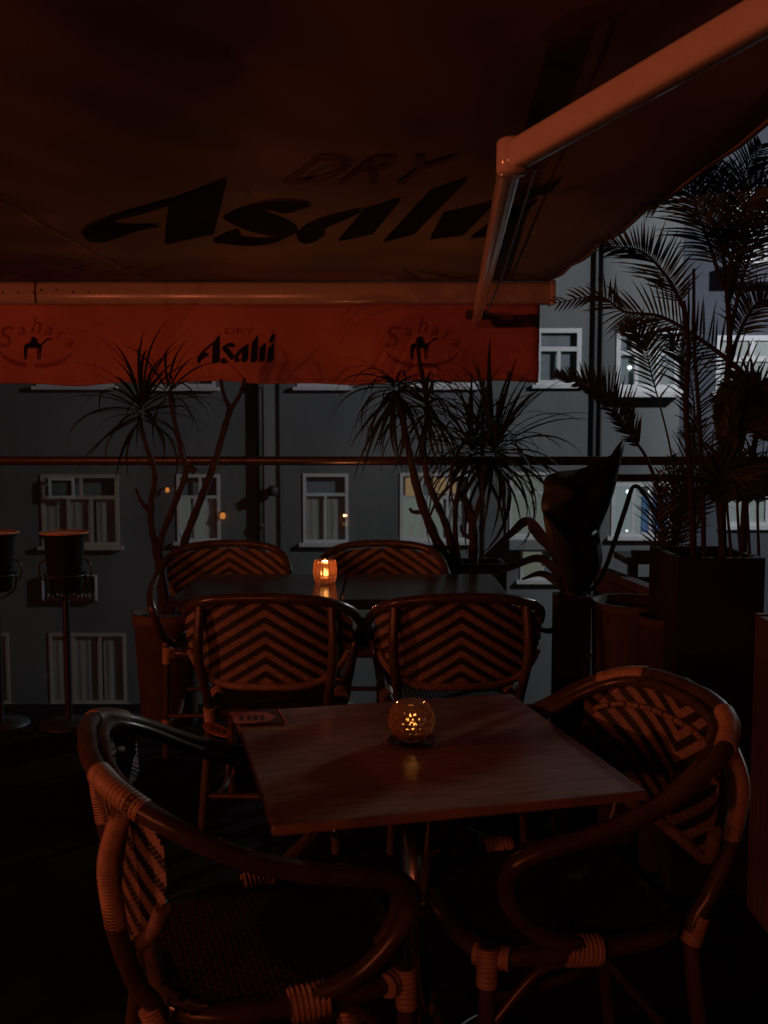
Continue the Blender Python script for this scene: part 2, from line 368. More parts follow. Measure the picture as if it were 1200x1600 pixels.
YC = 22.0
bB = thing('neighbouring_building', 'blue-grey building with pale shutters at the right behind the palms', 'building', (bx(1200,YC), YC, -9.0))
HOLES.clear()
window(bB, (1115,524,1225,612), [(.4,[.5,.5]),(.6,[.5,.5])], wh, YC, 8, [(M['curtain_pale'],.02,.98,.03,.97)])
window(bB, (1132,300,1240,411), [(1,[.25,.25,.25,.25])], wh, YC, 4, [(M['curtain_pale'],.02,.98,.03,.97)])
window(bB, (1132,744,1240,822), [(1,[.34,.33,.33])], wh, YC, 7, [(M['curtain_pale'],.02,.98,.03,.97)])
window(bB, (1075,930,1170,1010), [(1,[.5,.5])], wh, YC, 5)
wall_mesh(bx(1030,YC), bx(1500,YC), -9.0, 9.5, list(HOLES), YC).build('wall', M['wall_blue'], bB, True)
MB().box((bx(1120,YC),YC-.6,bz(446,YC)),(bx(1260,YC),YC-.003,bz(418,YC))).build('balcony_slab', M['wall_blue'], bB, True)

# a small framed sign on the facade and two amber glass reflections added as glowing bulbs
sg = thing('wall_sign', 'dark framed sign with pale marks on the grey wall behind the bucket', 'sign', (bx(106), YB, bz(937)))
x0,x1,z0,z1 = bx(62),bx(149),bz(937),bz(897)
MB().box((x0,YB-.08,z0),(x1,YB-.004,z1)).build('sign_board', M['signdark'], sg, True)
MB().box((x0,YB-.11,z0),(x0+.035,YB-.083,z1)).box((x1-.05,YB-.11,z0),(x1,YB-.083,z1)).box((x0+.035,YB-.11,z1-.03),(x1-.05,YB-.083,z1)).build('frame', M['white'], sg, True)
MB().box((x0+.035,YB-.105,z0),(x1-.05,YB-.083,z0+.05)).build('lower_edge', M['signred'], sg, True)
mk = MB()
for px in list(range(70,95,7))+list(range(111,146,6)):
    h = random.choice((5,6,7)); mk.box((bx(px),YB-.092,bz(932)),(bx(px+3),YB-.083,bz(932-h)))
mk.build('print_marks', M['signmark'], sg, True)
for px, py, s_, lab in ((348,805,4.2,'small amber glint of a glass reflection, added on the grey wall right of the narrow curtained window'), (262,765,3.2,'dim small amber glint of a glass reflection, added on the grey wall left of the narrow curtained window')):
    t = thing('amber_glint', lab, 'lamp', (bx(px),YB,bz(py)), 0, 'amber glints added on the facade for glass reflections')
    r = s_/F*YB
    MB().lathe([(.001,-r*1.3),(r*.8,-r),(r,0),(r*.7,r),(.001,r*1.2)], (bx(px),YB-.1,bz(py)), 14).build('bulb', M['amber'], t, True)  # glowing bulb added in place of a reflection in the balustrade
    MB().box((bx(px)-r*.6,YB-.1+r*.3,bz(py)+r*1.1),(bx(px)+r*.6,YB-.004,bz(py)+r*1.7)).build('bracket', M['iron'], t, True)  # bracket made up to carry the added glint
fl = thing('wall_fixture', 'small dark floodlight fixed to the pale strip of the facade beside the pipes', 'light fixture', (bx(425),YB,bz(768)))
MB().lathe([(.001,-.10),(.10,-.08),(.12,.05),(.05,.12),(.001,.12)], (bx(427),YB-.20,bz(767)), 14).build('housing', M['pipe'], fl, True)
MB().box((bx(424),YB-.16,bz(764)),(bx(428),YB-.054,bz(760))).build('bracket', M['alu'], fl, True)

# the street lamp that lights the facade from the right, outside the frame
sl = thing('street_lamp', 'tall street lamp lighting the facade from the right', 'street lamp', (STREET_POS[0], STREET_POS[1]-1.4, -9.0))
bxp = Vector((STREET_POS[0], STREET_POS[1]-1.4, 0))
MB().tube([(bxp.x,bxp.y,-9),(bxp.x,bxp.y,STREET_POS[2]+.1),(bxp.x,bxp.y+.3,STREET_POS[2]+.35),(bxp.x,bxp.y+1.1,STREET_POS[2]+.4)], [.09,.07,.05,.04], 12).build('pole', M['pipe'], sl, True)
MB().box((STREET_POS[0]-.14,STREET_POS[1]-.35,STREET_POS[2]+.30),(STREET_POS[0]+.14,STREET_POS[1]+.35,STREET_POS[2]+.42)).build('lamp_head', M['pipe'], sl, True)
MB().box((STREET_POS[0]-.11,STREET_POS[1]-.3,STREET_POS[2]+.27),(STREET_POS[0]+.11,STREET_POS[1]+.3,STREET_POS[2]+.297)).build('lens', M['street_head'], sl, True)
L = bpy.data.lights.new('street_light','POINT'); L.energy = STREET_W; L.color = STREET_COL; L.shadow_soft_size = .2
lo = bpy.data.objects.new('street_light', L); COL.objects.link(lo); lo.location = STREET_POS; lo.parent = sl; lo.matrix_parent_inverse = mat_of(sl).inverted()

# ------------------------------------------------------------------ glass balustrade with bronze rail
YR = 4.86
bal = thing('glass_balustrade', 'frameless glass balustrade with a dark bronze handrail along the terrace edge', 'balustrade', (0, YR, 0))
zt, zb = P(600,713,YR).z, P(600,727,YR).z
path = [(x, YR, (zt+zb)/2) for x in (-4.2,-2.5,-.8,.8,2.4,4.0)]
MB().tube(path, (zt-zb)/2, 14, up=(0,0,1), ell=(1,1.3)).build('handrail', M['railm'], bal, True)
xs = [-4.2, -2.60, -.96, .46, 2.05, 4.0]
for a, b in zip(xs, xs[1:]):
    MB().box((a+.005,YR-.006,-.28),(b-.005,YR+.006,zb-.002)).build('glass_panel', M['railglass'], bal, True)
for x in (-3.4,-1.9,-.3,1.2,3.0):
    MB().lathe([(.001,0),(.025,0),(.025,.11),(.001,.11)], (0,0,0), 12).build('glass_fixing', M['iron'], bal, loc=(x,0,-.15)).rotation_euler = (math.pi/2,0,0)
for o in bal.children:
    if o.name.startswith('glass_fixing'): o.location = (o.location.x, -.008, -.15)
MB().box((P(955,745,YR-.05).x,YR-.06,P(955,752,YR-.05).z),(4.0,YR-.03,P(955,741,YR-.05).z)).build('lower_bar', M['iron'], bal, True)

# ------------------------------------------------------------------ awning
YF = 5.06
ZF = P(600,440,YF).z
AXL, AXR, YBK = -3.3, P(858,440,YF).x, -1.2
def ceil_z(x, y):
    t = (YF-y)/(YF-YBK)
    return ZF + .02*t - .085*math.sin(math.pi*t)*(1+.10*math.sin(x*2.1)) + min(1, max(0, (YF-y)*3))*(.007*math.sin(x*9+y*2) + .006*math.sin(y*11-x*3+math.sin(x*4)) + .003*math.sin(x*21-y*9))
def on_ceiling(px, py, drop=.004):
    u, yy, zz = ray(px, py); t = 4.0
    for _ in range(40):
        p = Vector((u*t, yy*t, EYE+zz*t)); t += (ceil_z(p.x,p.y)-drop-p.z)/zz*.7
    return Vector((u*t, yy*t, EYE+zz*t))
aw = thing('awning', 'red folding-arm awning with printed valance over the terrace tables', 'awning', (0, YBK, ZF))
nx, ny = 44, 64; mb = MB(); vs = []
for j in range(ny+1):
    for i in range(nx+1):
        x = AXL+(AXR-AXL)*i/nx; y = YBK+(YF-YBK)*j/ny; vs.append((x, y, ceil_z(x,y)))
mb.add(vs, [(j*(nx+1)+i, j*(nx+1)+i+1, (j+1)*(nx+1)+i+1, (j+1)*(nx+1)+i) for j in range(ny) for i in range(nx)], 0, True)
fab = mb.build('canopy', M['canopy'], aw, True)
mds = fab.modifiers.new('thickness','SOLIDIFY'); mds.thickness = .0015; mds.offset = 1
for xs_ in (AXR-.012, -1.15, .0 - 2.35):
    pts = [(xs_, y, ceil_z(xs_, y)-.003) for y in [YBK+(YF-YBK)*k/30 for k in range(31)]]
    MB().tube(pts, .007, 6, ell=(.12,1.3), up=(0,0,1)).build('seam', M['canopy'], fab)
# front bar
z1, z0 = ZF-.003, P(600,477,YF).z
bh, bw = (z1-z0)/2, .045
path = [(x, YF, (z1+z0)/2) for x in (AXL,-1.5,0,AXR)]
bar = MB().tube(path, 1, 20, ell=(bh,bw), up=(0,0,1)).build('front_bar', M['bar'], aw, True)
MB().box((AXR+.001,YF-.05,z0-.004),(AXR+.028,YF+.05,z1+.004)).build('end_cap', M['alu'], aw, True, bevel=.006)
sm = MB()
for px in (4,28,52,64,88,114,138):
    c = P(px, 457 if px % 8 else 453, YF-bw-.001); sm.lathe([(.001,0),(.0045,0),(.0045,.003),(.001,.003)], (0,0,0), 8)
    o = len(sm.v)-32
    for k in range(o, len(sm.v)):
        x, y, z = sm.v[k]; sm.v[k] = (c.x+x, c.y-z, c.z+y)
sm.build('screw', M['seamd'], bar)
xj = P(55,457,YF-bw).x
MB().box((xj-.004,YF-bw-.002,z0+.004),(xj+.004,YF-bw+.004,z1-.004)).build('joint', M['seamd'], aw, True)
# valance: hanging cloth with soft folds
VY = YF-.012
VR = P(843,520,VY).x
vt, vb = z0+.004, P(300,599,VY).z
def val_y(x, z):
    d = (vt-z)/(vt-vb)
    return VY + d*(.045*math.sin(x*3.1+.4)+.026*math.sin(x*7.7+1.2+z*5)+.006*math.sin(x*17+z*14)) + .007*math.sin(z*24+x*3.3+math.sin(x*2))*d + .004*math.sin(z*44-x*6)
nx, nz = 110, 14; vs = []
for k in range(nz+1):
    for i in range(nx+1):
        x = AXL+(VR-AXL)*i/nx; z = vt+(vb-vt)*k/nz + (.007*math.sin(x*5) + .005*math.sin(x*13))*(k/nz)**2 + .012*max(0,x+.2)*k/nz
        vs.append((x, val_y(x,z), z))
val = MB().add(vs, [(k*(nx+1)+i, k*(nx+1)+i+1, (k+1)*(nx+1)+i+1, (k+1)*(nx+1)+i) for k in range(nz) for i in range(nx)], 0, True).build('valance', M['fabric'], aw, True)
mds = val.modifiers.new('thickness','SOLIDIFY'); mds.thickness = .0015; mds.offset = 0
hem = [(AXL+(VR-AXL)*i/80, 0, 0) for i in range(81)]
hem = [(x, val_y(x,vb)-.002, vb+.012+.007*math.sin(x*5)+.005*math.sin(x*13)+.012*max(0,x+.2)) for x,_,_ in hem]
MB().tube(hem, 1, 6, ell=(.010,.0025), up=(0,0,1)).build('hem', M['fabric'], val)

def vpoint(px, py, off=.0035):
    p = P(px, py, VY)
    for _ in range(3): p = P(px, py, val_y(p.x, p.z)-off)
    return p
def print_on(mb, poly, mapper, depth, step=6.0):
    # triangulate and subdivide a traced print so it follows the cloth
    bm = bmesh.new(); vs = [bm.verts.new((x,y,0)) for x,y in poly]; f = bm.faces.new(vs); f.normal_update()
    bmesh.ops.triangulate(bm, faces=bm.faces[:])
    for _ in range(4):
        es = [e for e in bm.edges if e.calc_length() > step*2]
        if not es: break
        bmesh.ops.subdivide_edges(bm, edges=es, cuts=1); bm.normal_update(); bmesh.ops.triangulate(bm, faces=bm.faces[:])
    bm.verts.index_update(); pts = [mapper(v.co.x, v.co.y) for v in bm.verts]
    fs = [tuple(v.index for v in f.verts) for f in bm.faces]; bm.free()
    mb.add(pts, fs)
def smooth_poly(poly, n=4):
    sp = spline([(x,y,0) for x,y in poly]+[(poly[0][0],poly[0][1],0)], len(poly)*n)
    return [(p.x,p.y) for p in sp[:-1]]
# big brand lettering on the canopy underside (pixels of the photograph -> canopy surface)
Z5 = lambda X, Y: (120+X/1.5385, 260+Y/1.5385)
big = [
 ([(225,84),(362,32),(330,163),(212,188)], 0),
 ([(12,163),(30,145),(75,126),(150,104),(228,82),(225,93),(150,117),(92,131),(112,142),(205,143),(150,155),(100,172),(60,183),(28,180)], 1),
 ([(352,126),(395,104),(455,87),(505,84),(565,93),(540,103),(500,114),(470,106),(446,110),(490,126),(532,152),(500,170),(430,160),(380,142)], 1),
 ([(326,182),(350,168),(388,153),(400,172),(470,174),(510,166),(470,186),(400,191)], 1),
 ([(528,165),(560,140),(620,120),(690,105),(650,126),(598,150),(596,166),(560,185),(535,182)], 1),
 ([(692,106),(780,80),(712,163),(628,181),(656,150)], 0),
 ([(852,60),(940,32),(812,163),(735,184)], 0),
 ([(880,116),(1010,84),(930,166),(848,176)], 0),
 ([(1035,104),(1112,80),(1012,166),(945,174)], 0),
 ([(1082,58),(1166,31),(1140,62),(1058,86)], 0)]
mb = MB()
for poly, sm_ in big:
    pp = [Z5(*p) for p in poly]
    if sm_: pp = smooth_poly(pp, 3)
    print_on(mb, pp, lambda x,y: on_ceiling(x,y,.0075), None, 10)
bl = mb.build('brand_lettering', M['print_black'], fab)
# Text glyphs from the built-in font as polygons are taken from a mesh
def text_mesh(body, shear=0.0, size=1.0):
    cu = bpy.data.curves.new('lettering','FONT'); cu.body = body; cu.size = size; cu.shear = shear; cu.resolution_u = 3
    ob = bpy.data.objects.new('lettering', cu); COL.objects.link(ob)
    dg = bpy.context.evaluated_depsgraph_get(); me = bpy.data.meshes.new_from_object(ob.evaluated_get(dg))
    v = [tuple(x.co) for x in me.vertices]; f = [tuple(p.vertices) for p in me.polygons]
    bpy.data.objects.remove(ob); bpy.data.curves.remove(cu); bpy.data.meshes.remove(me)
    return v, f
def put_text(mb, body, fn, shear=0.0):
    v, f = text_mesh(body, shear); mb.add([fn(x,y) for x,y,z in v], f)
mb = MB()
put_text(mb, 'DRY', lambda x,y: on_ceiling(430+x*118+y*85, 288-y*62, .0075))
o = mb.build('faded_lettering', M['print_faint'], fab)
# valance lettering
ZV = lambda X, Y: (280+X/6.667, 480+Y/6.667)
small = [
 ([(345,380),(422,280),(422,560),(405,578),(340,588),(345,480)], 0),
 ([(186,520),(205,500),(250,445),(345,368),(350,384),(262,468),(312,487),(300,505),(240,540),(214,588),(190,575)], 0),
 ([(440,430),(470,400),(520,372),(575,378),(572,415),(535,418),(505,412),(560,490),(572,520),(545,552),(500,500)], 1),
 ([(425,575),(440,540),(475,525),(490,560),(520,555),(470,590)], 1),
 ([(575,560),(580,500),(620,450),(660,420),(650,470),(618,500),(620,540),(650,545),(600,572)], 1),
 ([(655,420),(722,378),(715,545),(690,575),(650,570)], 0),
 ([(757,370),(822,285),(815,545),(795,570),(740,578)], 0),
 ([(835,420),(905,365),(893,545),(870,570),(828,575)], 0),
 ([(925,430),(990,365),(982,545),(955,570),(915,578)], 0),
 ([(935,345),(965,285),(998,278),(995,330),(960,370),(938,372)], 0)]
mb = MB()
for poly, sm_ in small:
    pp = [ZV(*p) for p in poly]
    if sm_: pp = smooth_poly(pp, 3)
    print_on(mb, pp, vpoint, None, 5)
o = mb.build('brand_lettering', M['print_black'], val)
mb = MB(); put_text(mb, 'DRY', lambda x,y: vpoint(350+x*24, 522-y*14)); d2 = mb.build('small_lettering', M['print_dim'], val)
def emblem(cx, dim):
    mb = MB(); word = 'Sahara'; 
    pos = [(-60,-2,46,-.12),(-30,-20,29,-.10),(-11,-25,36,0),(11,-22,29,.10),(30,-16,27,.2),(43,-6,27,.4)]
    for ch, (dx, dy, sz, rot) in zip(word, pos):
        c, s = math.cos(rot), math.sin(rot)
        mb = MB(); put_text(mb, ch, lambda x,y: vpoint(cx+dx+(x*c+y*s)*sz*1.05, 545+dy-(-x*s+y*c)*sz), .25); mb.build('emblem_letter', dim, val)
    arc = []
    for k in range(25):
        a = math.pi*(.97+.96*k/24); arc.append((cx+math.cos(a)*57, 545-math.sin(a)*27, 1.2+2.6*math.sin(math.pi*k/24)))
    for rng in (range(0,11), range(13,24)):
        mb = MB()
        for k in rng:
            (xa,ya,wa),(xb,yb,wb) = arc[k], arc[k+1]
            print_on(mb, [(xa,ya-wa),(xb,yb-wb),(xb,yb+wb),(xa,ya+wa)], vpoint, None, 6)
        mb.build('emblem_arc', dim, val)
    mb = MB()
    # walking camel, side view
    parts = [[(-15,-3),(-10,-7),(10,-6),(13,-2),(10,1),(-12,1)], [(-7,-6),(-3,-16),(0,-18),(3,-15),(7,-6)], [(9,-5),(13,-5),(20,-12),(19,-14),(15,-10)], [(18,-14),(25,-15),(27,-12.5),(20,-11.5)],
             [(-15,-3),(-11.5,0),(-12.6,8),(-13.4,19),(-15,19),(-15,8)], [(-12,0),(-9,0),(-10.6,8),(-10.6,18),(-12.2,18),(-12.4,8)], [(5,0),(7.6,0),(7,10),(7,19),(5.4,19)], [(8.2,0),(11.5,-1),(10,9),(10.2,18),(8.8,18)]]
    for pc_ in parts: print_on(mb, [(cx-3+x*1.05, 543+y) for x,y in pc_], vpoint, None, 6)
    o2 = mb.build('camel_emblem', M['print_black'], val)
emblem(56, M['print_dim']); emblem(660, M['print_dim'])
# folding arm
e0 = P(800,246,1.95); f1 = P(744,500,YF-.09); u1 = P(1212,12,1.42); u2 = u1+(u1-e0)*1.1
n_ = ((u1-e0).normalized())
ua = MB().tube([e0-n_*.01, e0+n_*.05, u1, u2], 1, 20, ell=(.028,.021), up=(0,0,1)).build('upper_arm', M['alu'], aw, True)
fd = (f1-e0).normalized()
MB().tube([e0+fd*.02, f1-fd*.02, f1], 1, 20, ell=(.030,.021), up=(0,0,1)).build('forearm', M['alu'], aw, True)
MB().lathe([(.001,-.034),(.025,-.034),(.030,-.027),(.030,.027),(.025,.034),(.001,.034)], e0, 24).build('elbow_joint', M['alu'], aw, True)
MB().tube([e0+Vector((.045,0,-.02)), (e0+f1)/2+Vector((.05,0,-.015)), f1+Vector((.04,0,0))], .0035, 6).build('arm_cable', M['iron'], aw, True)
MB().box((f1.x-.05,f1.y-.03,f1.z+.01),(f1.x+.05,YF-bw+.002,f1.z+.045)).build('arm_bracket', M['iron'], aw, True, bevel=.004)

# ------------------------------------------------------------------ hanging lamps behind the camera (the warm light of the bar)
for i, (x, y, z, w) in enumerate(LAMPS):
    t = thing('pendant_lamp', ['far left','middle','right'][i]+' of three amber pendant lamps hanging inside the open bar', 'lamp', (x,y,z), 0, 'amber pendant lamps by the bar')
    MB().tube([(0,0,.13),(0,0,3.2-z)], .004, 6).build('cord', M['iron'], t)
    MB().lathe([(.02,.13),(.03,.12),(.10,.05),(.102,.045),(.10,.045),(.03,.112),(.02,.12)], (0,0,0), 24).build('shade', M['shade'], t)
    MB().lathe([(.001,-.03),(.02,-.024),(.03,0),(.022,.024),(.012,.05),(.012,.115),(.001,.115)], (0,0,0), 16).build('bulb', M['bulb'], t)
    L = bpy.data.lights.new('lamp_light','POINT'); L.energy = w; L.color = LAMP_COL; L.shadow_soft_size = .03
    lo = bpy.data.objects.new('lamp_light', L); COL.objects.link(lo); lo.parent = t; lo.location = (0,0,-.065)

t = thing('wall_lantern', 'amber wall lantern on the terrace side wall, lighting the tables from the left', 'lantern', (-5.2, SCONCE_POS[1], SCONCE_POS[2]))
MB().box((0,-.06,-.10),(.02,.06,.12)).build('wall_plate', M['iron'], t)
MB().tube(spline([(.02,0,.08),(.22,0,.20),(.43,0,.19),(.45,0,.13)], 12), .010, 8).build('bracket', M['iron'], t)
MB().lathe([(.001,.13),(.03,.125),(.11,.06),(.112,.054),(.105,.056),(.03,.115),(.001,.12)], (.45,0,0), 24).build('shade', M['shade'], t)
MB().lathe([(.001,-.03),(.02,-.024),(.03,0),(.022,.024),(.012,.05),(.012,.115),(.001,.115)], (.45,0,0), 16).build('bulb', M['bulb'], t)
L = bpy.data.lights.new('lantern_light','POINT'); L.energy = SCONCE_W; L.color = LAMP_COL; L.shadow_soft_size = .04
lo = bpy.data.objects.new('lantern_light', L); COL.objects.link(lo); lo.parent = t; lo.location = (.45,0,-.075)

# ------------------------------------------------------------------ rattan bistro armchair
HOOP = [(0,-.300,.820),(.10,-.296,.817),(.19,-.270,.803),(.256,-.205,.768),(.283,-.09,.708),(.284,.03,.670),(.272,.125,.645),(.257,.172,.610),(.240,.165,.545),(.228,.10,.475),(.218,.02,.440)]
full = [(-x,y,z) for x,y,z in reversed(HOOP[1:])]+HOOP
hoop = spline(full, 96)
mid = 48
PW = .268                                                  # half width of the woven back
def hoop_at(s):                                           # point of the hoop's back above the lateral position s*PW
    x = s*PW; a = max(range(30,67), key=lambda i: -abs(hoop[i].x-x) if hoop[i].y < -.02 else -9)
    b = a+1 if hoop[a].x < x else a-1
    u = (x-hoop[a].x)/(hoop[b].x-hoop[a].x) if abs(hoop[b].x-hoop[a].x) > 1e-6 else 0
    return hoop[a].lerp(hoop[b], max(0,min(1,u)))
def panel_low(s):
    zt = hoop_at(s).z
    return zt-.02 - (zt-.02-.535)*max(0, 1-abs(s)**4.5)**.42 if abs(s) < 1 else zt-.02
def panel_pt(s, z, off=0.0):
    h = hoop_at(s); d = h.z-z; x = s*PW*(1-.10*d)
    y = -.284+.080*abs(s)**2.6+.06*d
    n = Vector((.55*s*abs(s), -1, 0)).normalized()
    return Vector((x, y, z)) + n*off
SS = [i/60 for i in range(-60,61)]; AL = [0.0]
for a, b in zip(SS, SS[1:]): AL.append(AL[-1]+(panel_pt(b,.7)-panel_pt(a,.7)).length)
TOTAL = AL[-1]
def s_of(arc):
    arc += TOTAL/2
    for i in range(len(AL)-1):
        if AL[i+1] >= arc: return SS[i]+(SS[i+1]-SS[i])*(arc-AL[i])/(AL[i+1]-AL[i])
    return 1.0
def weave(flip):
    mb = MB(); cw, ch = .0070, .0043
    nc = int(TOTAL/2/cw)
    for c in range(-nc, nc):
        s0, s1 = s_of(c*cw), s_of((c+1)*cw); sc = (s0+s1)/2
        zl, zh = panel_low(sc), hoop_at(sc).z-.018
        ac = abs(c+.5)-.5
        r0, r1 = int((zl-.5)/ch), int((zh-.5)/ch)
        for r in range(r0, r1):
            za, zb2 = .5+r*ch, .5+(r+1)*ch
            v = (r+ac) if not flip else (r-ac)
            m = 0 if (v % 10) < 4.8 else 1
            ou = .0012 if (c+r) % 2 else .0005
            a = panel_pt(s0,za); b = panel_pt(s1,za); cc = panel_pt(s1,zb2); d = panel_pt(s0,zb2)
            f = panel_pt(sc,(za+zb2)/2, ou); g = panel_pt(sc,(za+zb2)/2, -ou)
            mb.add([a,b,cc,d,f,g], [(0,1,4),(1,2,4),(2,3,4),(3,0,4),(1,0,5),(2,1,5),(3,2,5),(0,3,5)], m, False)
    me = bpy.data.meshes.new('woven_back'); me.from_pydata(mb.v, [], mb.f); me.materials.append(M['tan']); me.materials.append(M['black'])
    me.polygons.foreach_set('material_index', mb.mi); return me
WEAVE = [weave(False), weave(True)]
def coil(mb, path, r, turns, seg=10):                     # binding: closely wound rings round a run of cane
    pts = spline(path, turns*4); rr = [r*(1.0+.06*math.sin(i/4*2*math.pi)) for i in range(len(pts))]
    return mb.tube(pts, rr, seg)
def make_chair(label, group):
    t = thing('rattan_armchair', label, 'chair', group=group)
    arm = [Vector(p) for p in hoop]
    rs = [.0160*(1+.09*max(0, 1-abs((i % 11)-5)*1.0) + .02*math.sin(i*1.7)) for i in range(97)]
    MB().tube(arm, rs, 12).build('arm_hoop', M['cane'], t)
    inner = []
    for i in range(8, 89):
        p = hoop[i]; n = Vector((p.x, p.y+.02, 0)).normalized(); inner.append(p-n*.026+Vector((0,0,-.010)))
    MB().tube(inner, .011, 10).build('inner_hoop', M['cane'], t)
    low = [panel_pt(k/40, panel_low(k/40)) for k in range(-38,39)]
    MB().tube(low, .0125, 10).build('back_border', M['tan'], t)
    # bound top band on the inside of the back: short pale lengths with dark gaps
    for seg in range(-6, 6):
        a, b = seg/6.6+.012, (seg+1)/6.6-.018
        pts = [panel_pt(a+(b-a)*k/5, hoop_at(a+(b-a)*k/5).z-.062, -.008) for k in range(6)]
        MB().tube(pts, .0062, 8).build('top_band', M['tan'], t)
    place('woven_back', WEAVE[0], t)
    # seat: domed woven pad in a cane ring
    def se(x, y): return .440+.010*(1-(x/.2)**2)*(1-(y/.2)**2)
    sw = MB(); n = 38
    for i in range(n):
        for j in range(n):
            x = -.205+.41*(i+.5)/n; y = -.195+.40*(j+.5)/n
            if abs(x/.215)**5+abs((y-.005)/.21)**5 > 1: continue
            h = .41/n/2; q = .0026 if (i+j) % 2 else .001
            sw.add([(x-h,y-h,se(x-h,y-h)),(x+h,y-h,se(x+h,y-h)),(x+h,y+h,se(x+h,y+h)),(x-h,y+h,se(x-h,y+h)),(x,y,se(x,y)+q)], [(0,1,4),(1,2,4),(2,3,4),(3,0,4)], 0)
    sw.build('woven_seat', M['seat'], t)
    ring = []
    for k in range(64):
        a = 2*math.pi*k/64; c, s = math.cos(a), math.sin(a)
        ring.append((math.copysign(abs(c)**.5, c)*.208, .005+math.copysign(abs(s)**.5, s)*.205, .428))
    MB().tube(ring+[ring[0]], .0165, 10, caps=False).build('seat_ring', M['cane'], t)
    ring2 = [(x*.985, y*.985, .443) for x,y,z in ring]
    for k0 in range(0, 64, 4):
        MB().tube([ring2[(k0+j) % 64] for j in range(4)], .0085, 6).build('seat_edging', M['seat'] if (k0//4) % 2 else M['black'], t)
    for sx in (-1, 1):
        top = hoop_at(sx*.76)
        MB().tube(spline([top+Vector((0,.004,-.004)), (sx*.210,-.276,.64), (sx*.192,-.243,.50), (sx*.190,-.205,.42), (sx*.205,-.225,.20), (sx*.215,-.255,0)], 16), .0155, 10).build('rear_leg', M['cane'], t)
        MB().tube(spline([(sx*.196,.186,.455),(sx*.200,.192,.25),(sx*.205,.205,0)], 10), .0155, 10).build('front_leg', M['cane'], t)
        # pale bindings
        a = min(range(97), key=lambda i: (hoop[i]-top).length)
        coil(MB(), [hoop[a-3], hoop[a], hoop[a+3]], .0182, 16, 14).build('hoop_binding', M['binding'], t)
        coil(MB(), [top+Vector((0,.006,-.02)), Vector((sx*.214,-.279,.70)), Vector((sx*.206,-.270,.60))], .0164, 40, 10).build('leg_binding', M['binding'], t)
        coil(MB(), [(sx*.189,-.222,.455),(sx*.190,-.203,.405)], .0190, 8, 10).build('binding', M['binding'], t)
        coil(MB(), [(sx*.196,.187,.452),(sx*.198,.189,.385)], .0190, 8, 10).build('binding', M['binding'], t)
        coil(MB(), [(sx*.205,.150,.430),(sx*.170,.203,.430)], .0205, 6, 10).build('binding', M['binding'], t)
        coil(MB(), [(sx*.212,.05,.436),(sx*.212,-.01,.430)], .027, 7, 12).build('binding', M['binding'], t)
        coil(MB(), [(sx*.2025,.197,.155),(sx*.204,.201,.095)], .0195, 6, 10).build('binding', M['binding'], t)
        MB().tube(spline([(sx*.203,.196,.145),(sx*.190,.0,.115),(sx*.206,-.222,.145)], 12), .0105, 8).build('stretcher', M['cane'], t)
        MB().tube(spline([(sx*.199,.191,.30),(sx*.205,.10,.40),(sx*.206,.03,.412)], 8), .009, 8).build('brace', M['cane'], t)
    MB().tube([(-.203,.197,.17),(.203,.197,.17)], .0105, 8).build('stretcher', M['cane'], t)
    MB().tube([(-.207,-.225,.17),(.207,-.225,.17)], .0105, 8).build('stretcher', M['cane'], t)
    return t
G = 'striped rattan armchairs at the terrace tables'
def face(dx, dy): return math.atan2(-dx, dy)              # chair local +y -> (dx,dy)
proto = make_chair('rattan armchair at the lower left, its arm sweeping in front of the wooden table', G)
chairs = [
 ((-.203,1.69), face(.95,.31), None, False),
 ((.312,1.86), face(-.97,-.24), 'rattan armchair on the right of the wooden table, its chevron back seen from inside', True),
 ((-.355,3.29), face(.04,1), 'left of two rattan armchairs with backs turned, between wooden and black table', False),
 ((.222,3.29), face(-.06,1), 'right of two rattan armchairs with backs turned, between wooden and black table', False),
 ((-.690,4.16), face(.03,-1), 'rattan armchair facing us behind the black table, beside the terracotta pot', False),
 ((-.010,4.16), face(0,-1), 'rattan armchair facing us behind the black table, beside the long dracaena planter', False)]
for i, ((x,y), rz, lab, flip) in enumerate(chairs):
    o = proto if i == 0 else copy_tree(proto, None, ('hoop_binding','leg_binding','top_band','inner_hoop') if i > 1 else ())
    o.location = (x,y,0); o.rotation_euler = (0,0,rz)
    if lab: o['label'] = lab
    if flip:
        for c in o.children:
            if c.name.startswith('woven_back'): c.data = WEAVE[1]

# ------------------------------------------------------------------ tables
ta = thing('wooden_table', 'square polished wooden table in front, with a dimpled glass candle holder', 'table', (.060,1.845,0), math.radians(13.7))
MB().box((-.315,-.318,.713),(.315,.318,.730)).build('table_top', M['tabletop'], ta, bevel=.004)
MB().box((-.19,-.03,.692),(.19,.03,.711)).box((-.03,-.19,.690),(.03,.19,.709)).build('top_bracket', M['iron'], ta)
MB().lathe([(.001,.05),(.028,.05),(.028,.690),(.001,.684)], (0,0,0), 20).build('column', M['chrome'], ta)
for k in range(4):
    a = k*math.pi/2+math.pi/4; c, s = math.cos(a), math.sin(a)
    MB().tube(spline([(c*.02,s*.02,.075),(c*.14,s*.14,.06),(c*.29,s*.29,.030),(c*.31,s*.31,.012)], 10), [.02]*6+[.017,.015,.013,.012,.012], 10).build('foot', M['chrome'], ta)
for (x, y) in ((-.20,-.295),(.12,-.29),(-.10,-.29)):
    MB().box((x-.018,y-.008,.694),(x+.018,y+.012,.711)).build('clip', M['chrome'], ta, bevel=.003)
tb = thing('black_table', 'long black polished table in the second row with a single lit candle on it', 'table', (-.155,3.80,0))
MB().box((-.61,-.315,.702),(-.003,.315,.73)).build('table_top', M['darktop'], tb, bevel=.003)
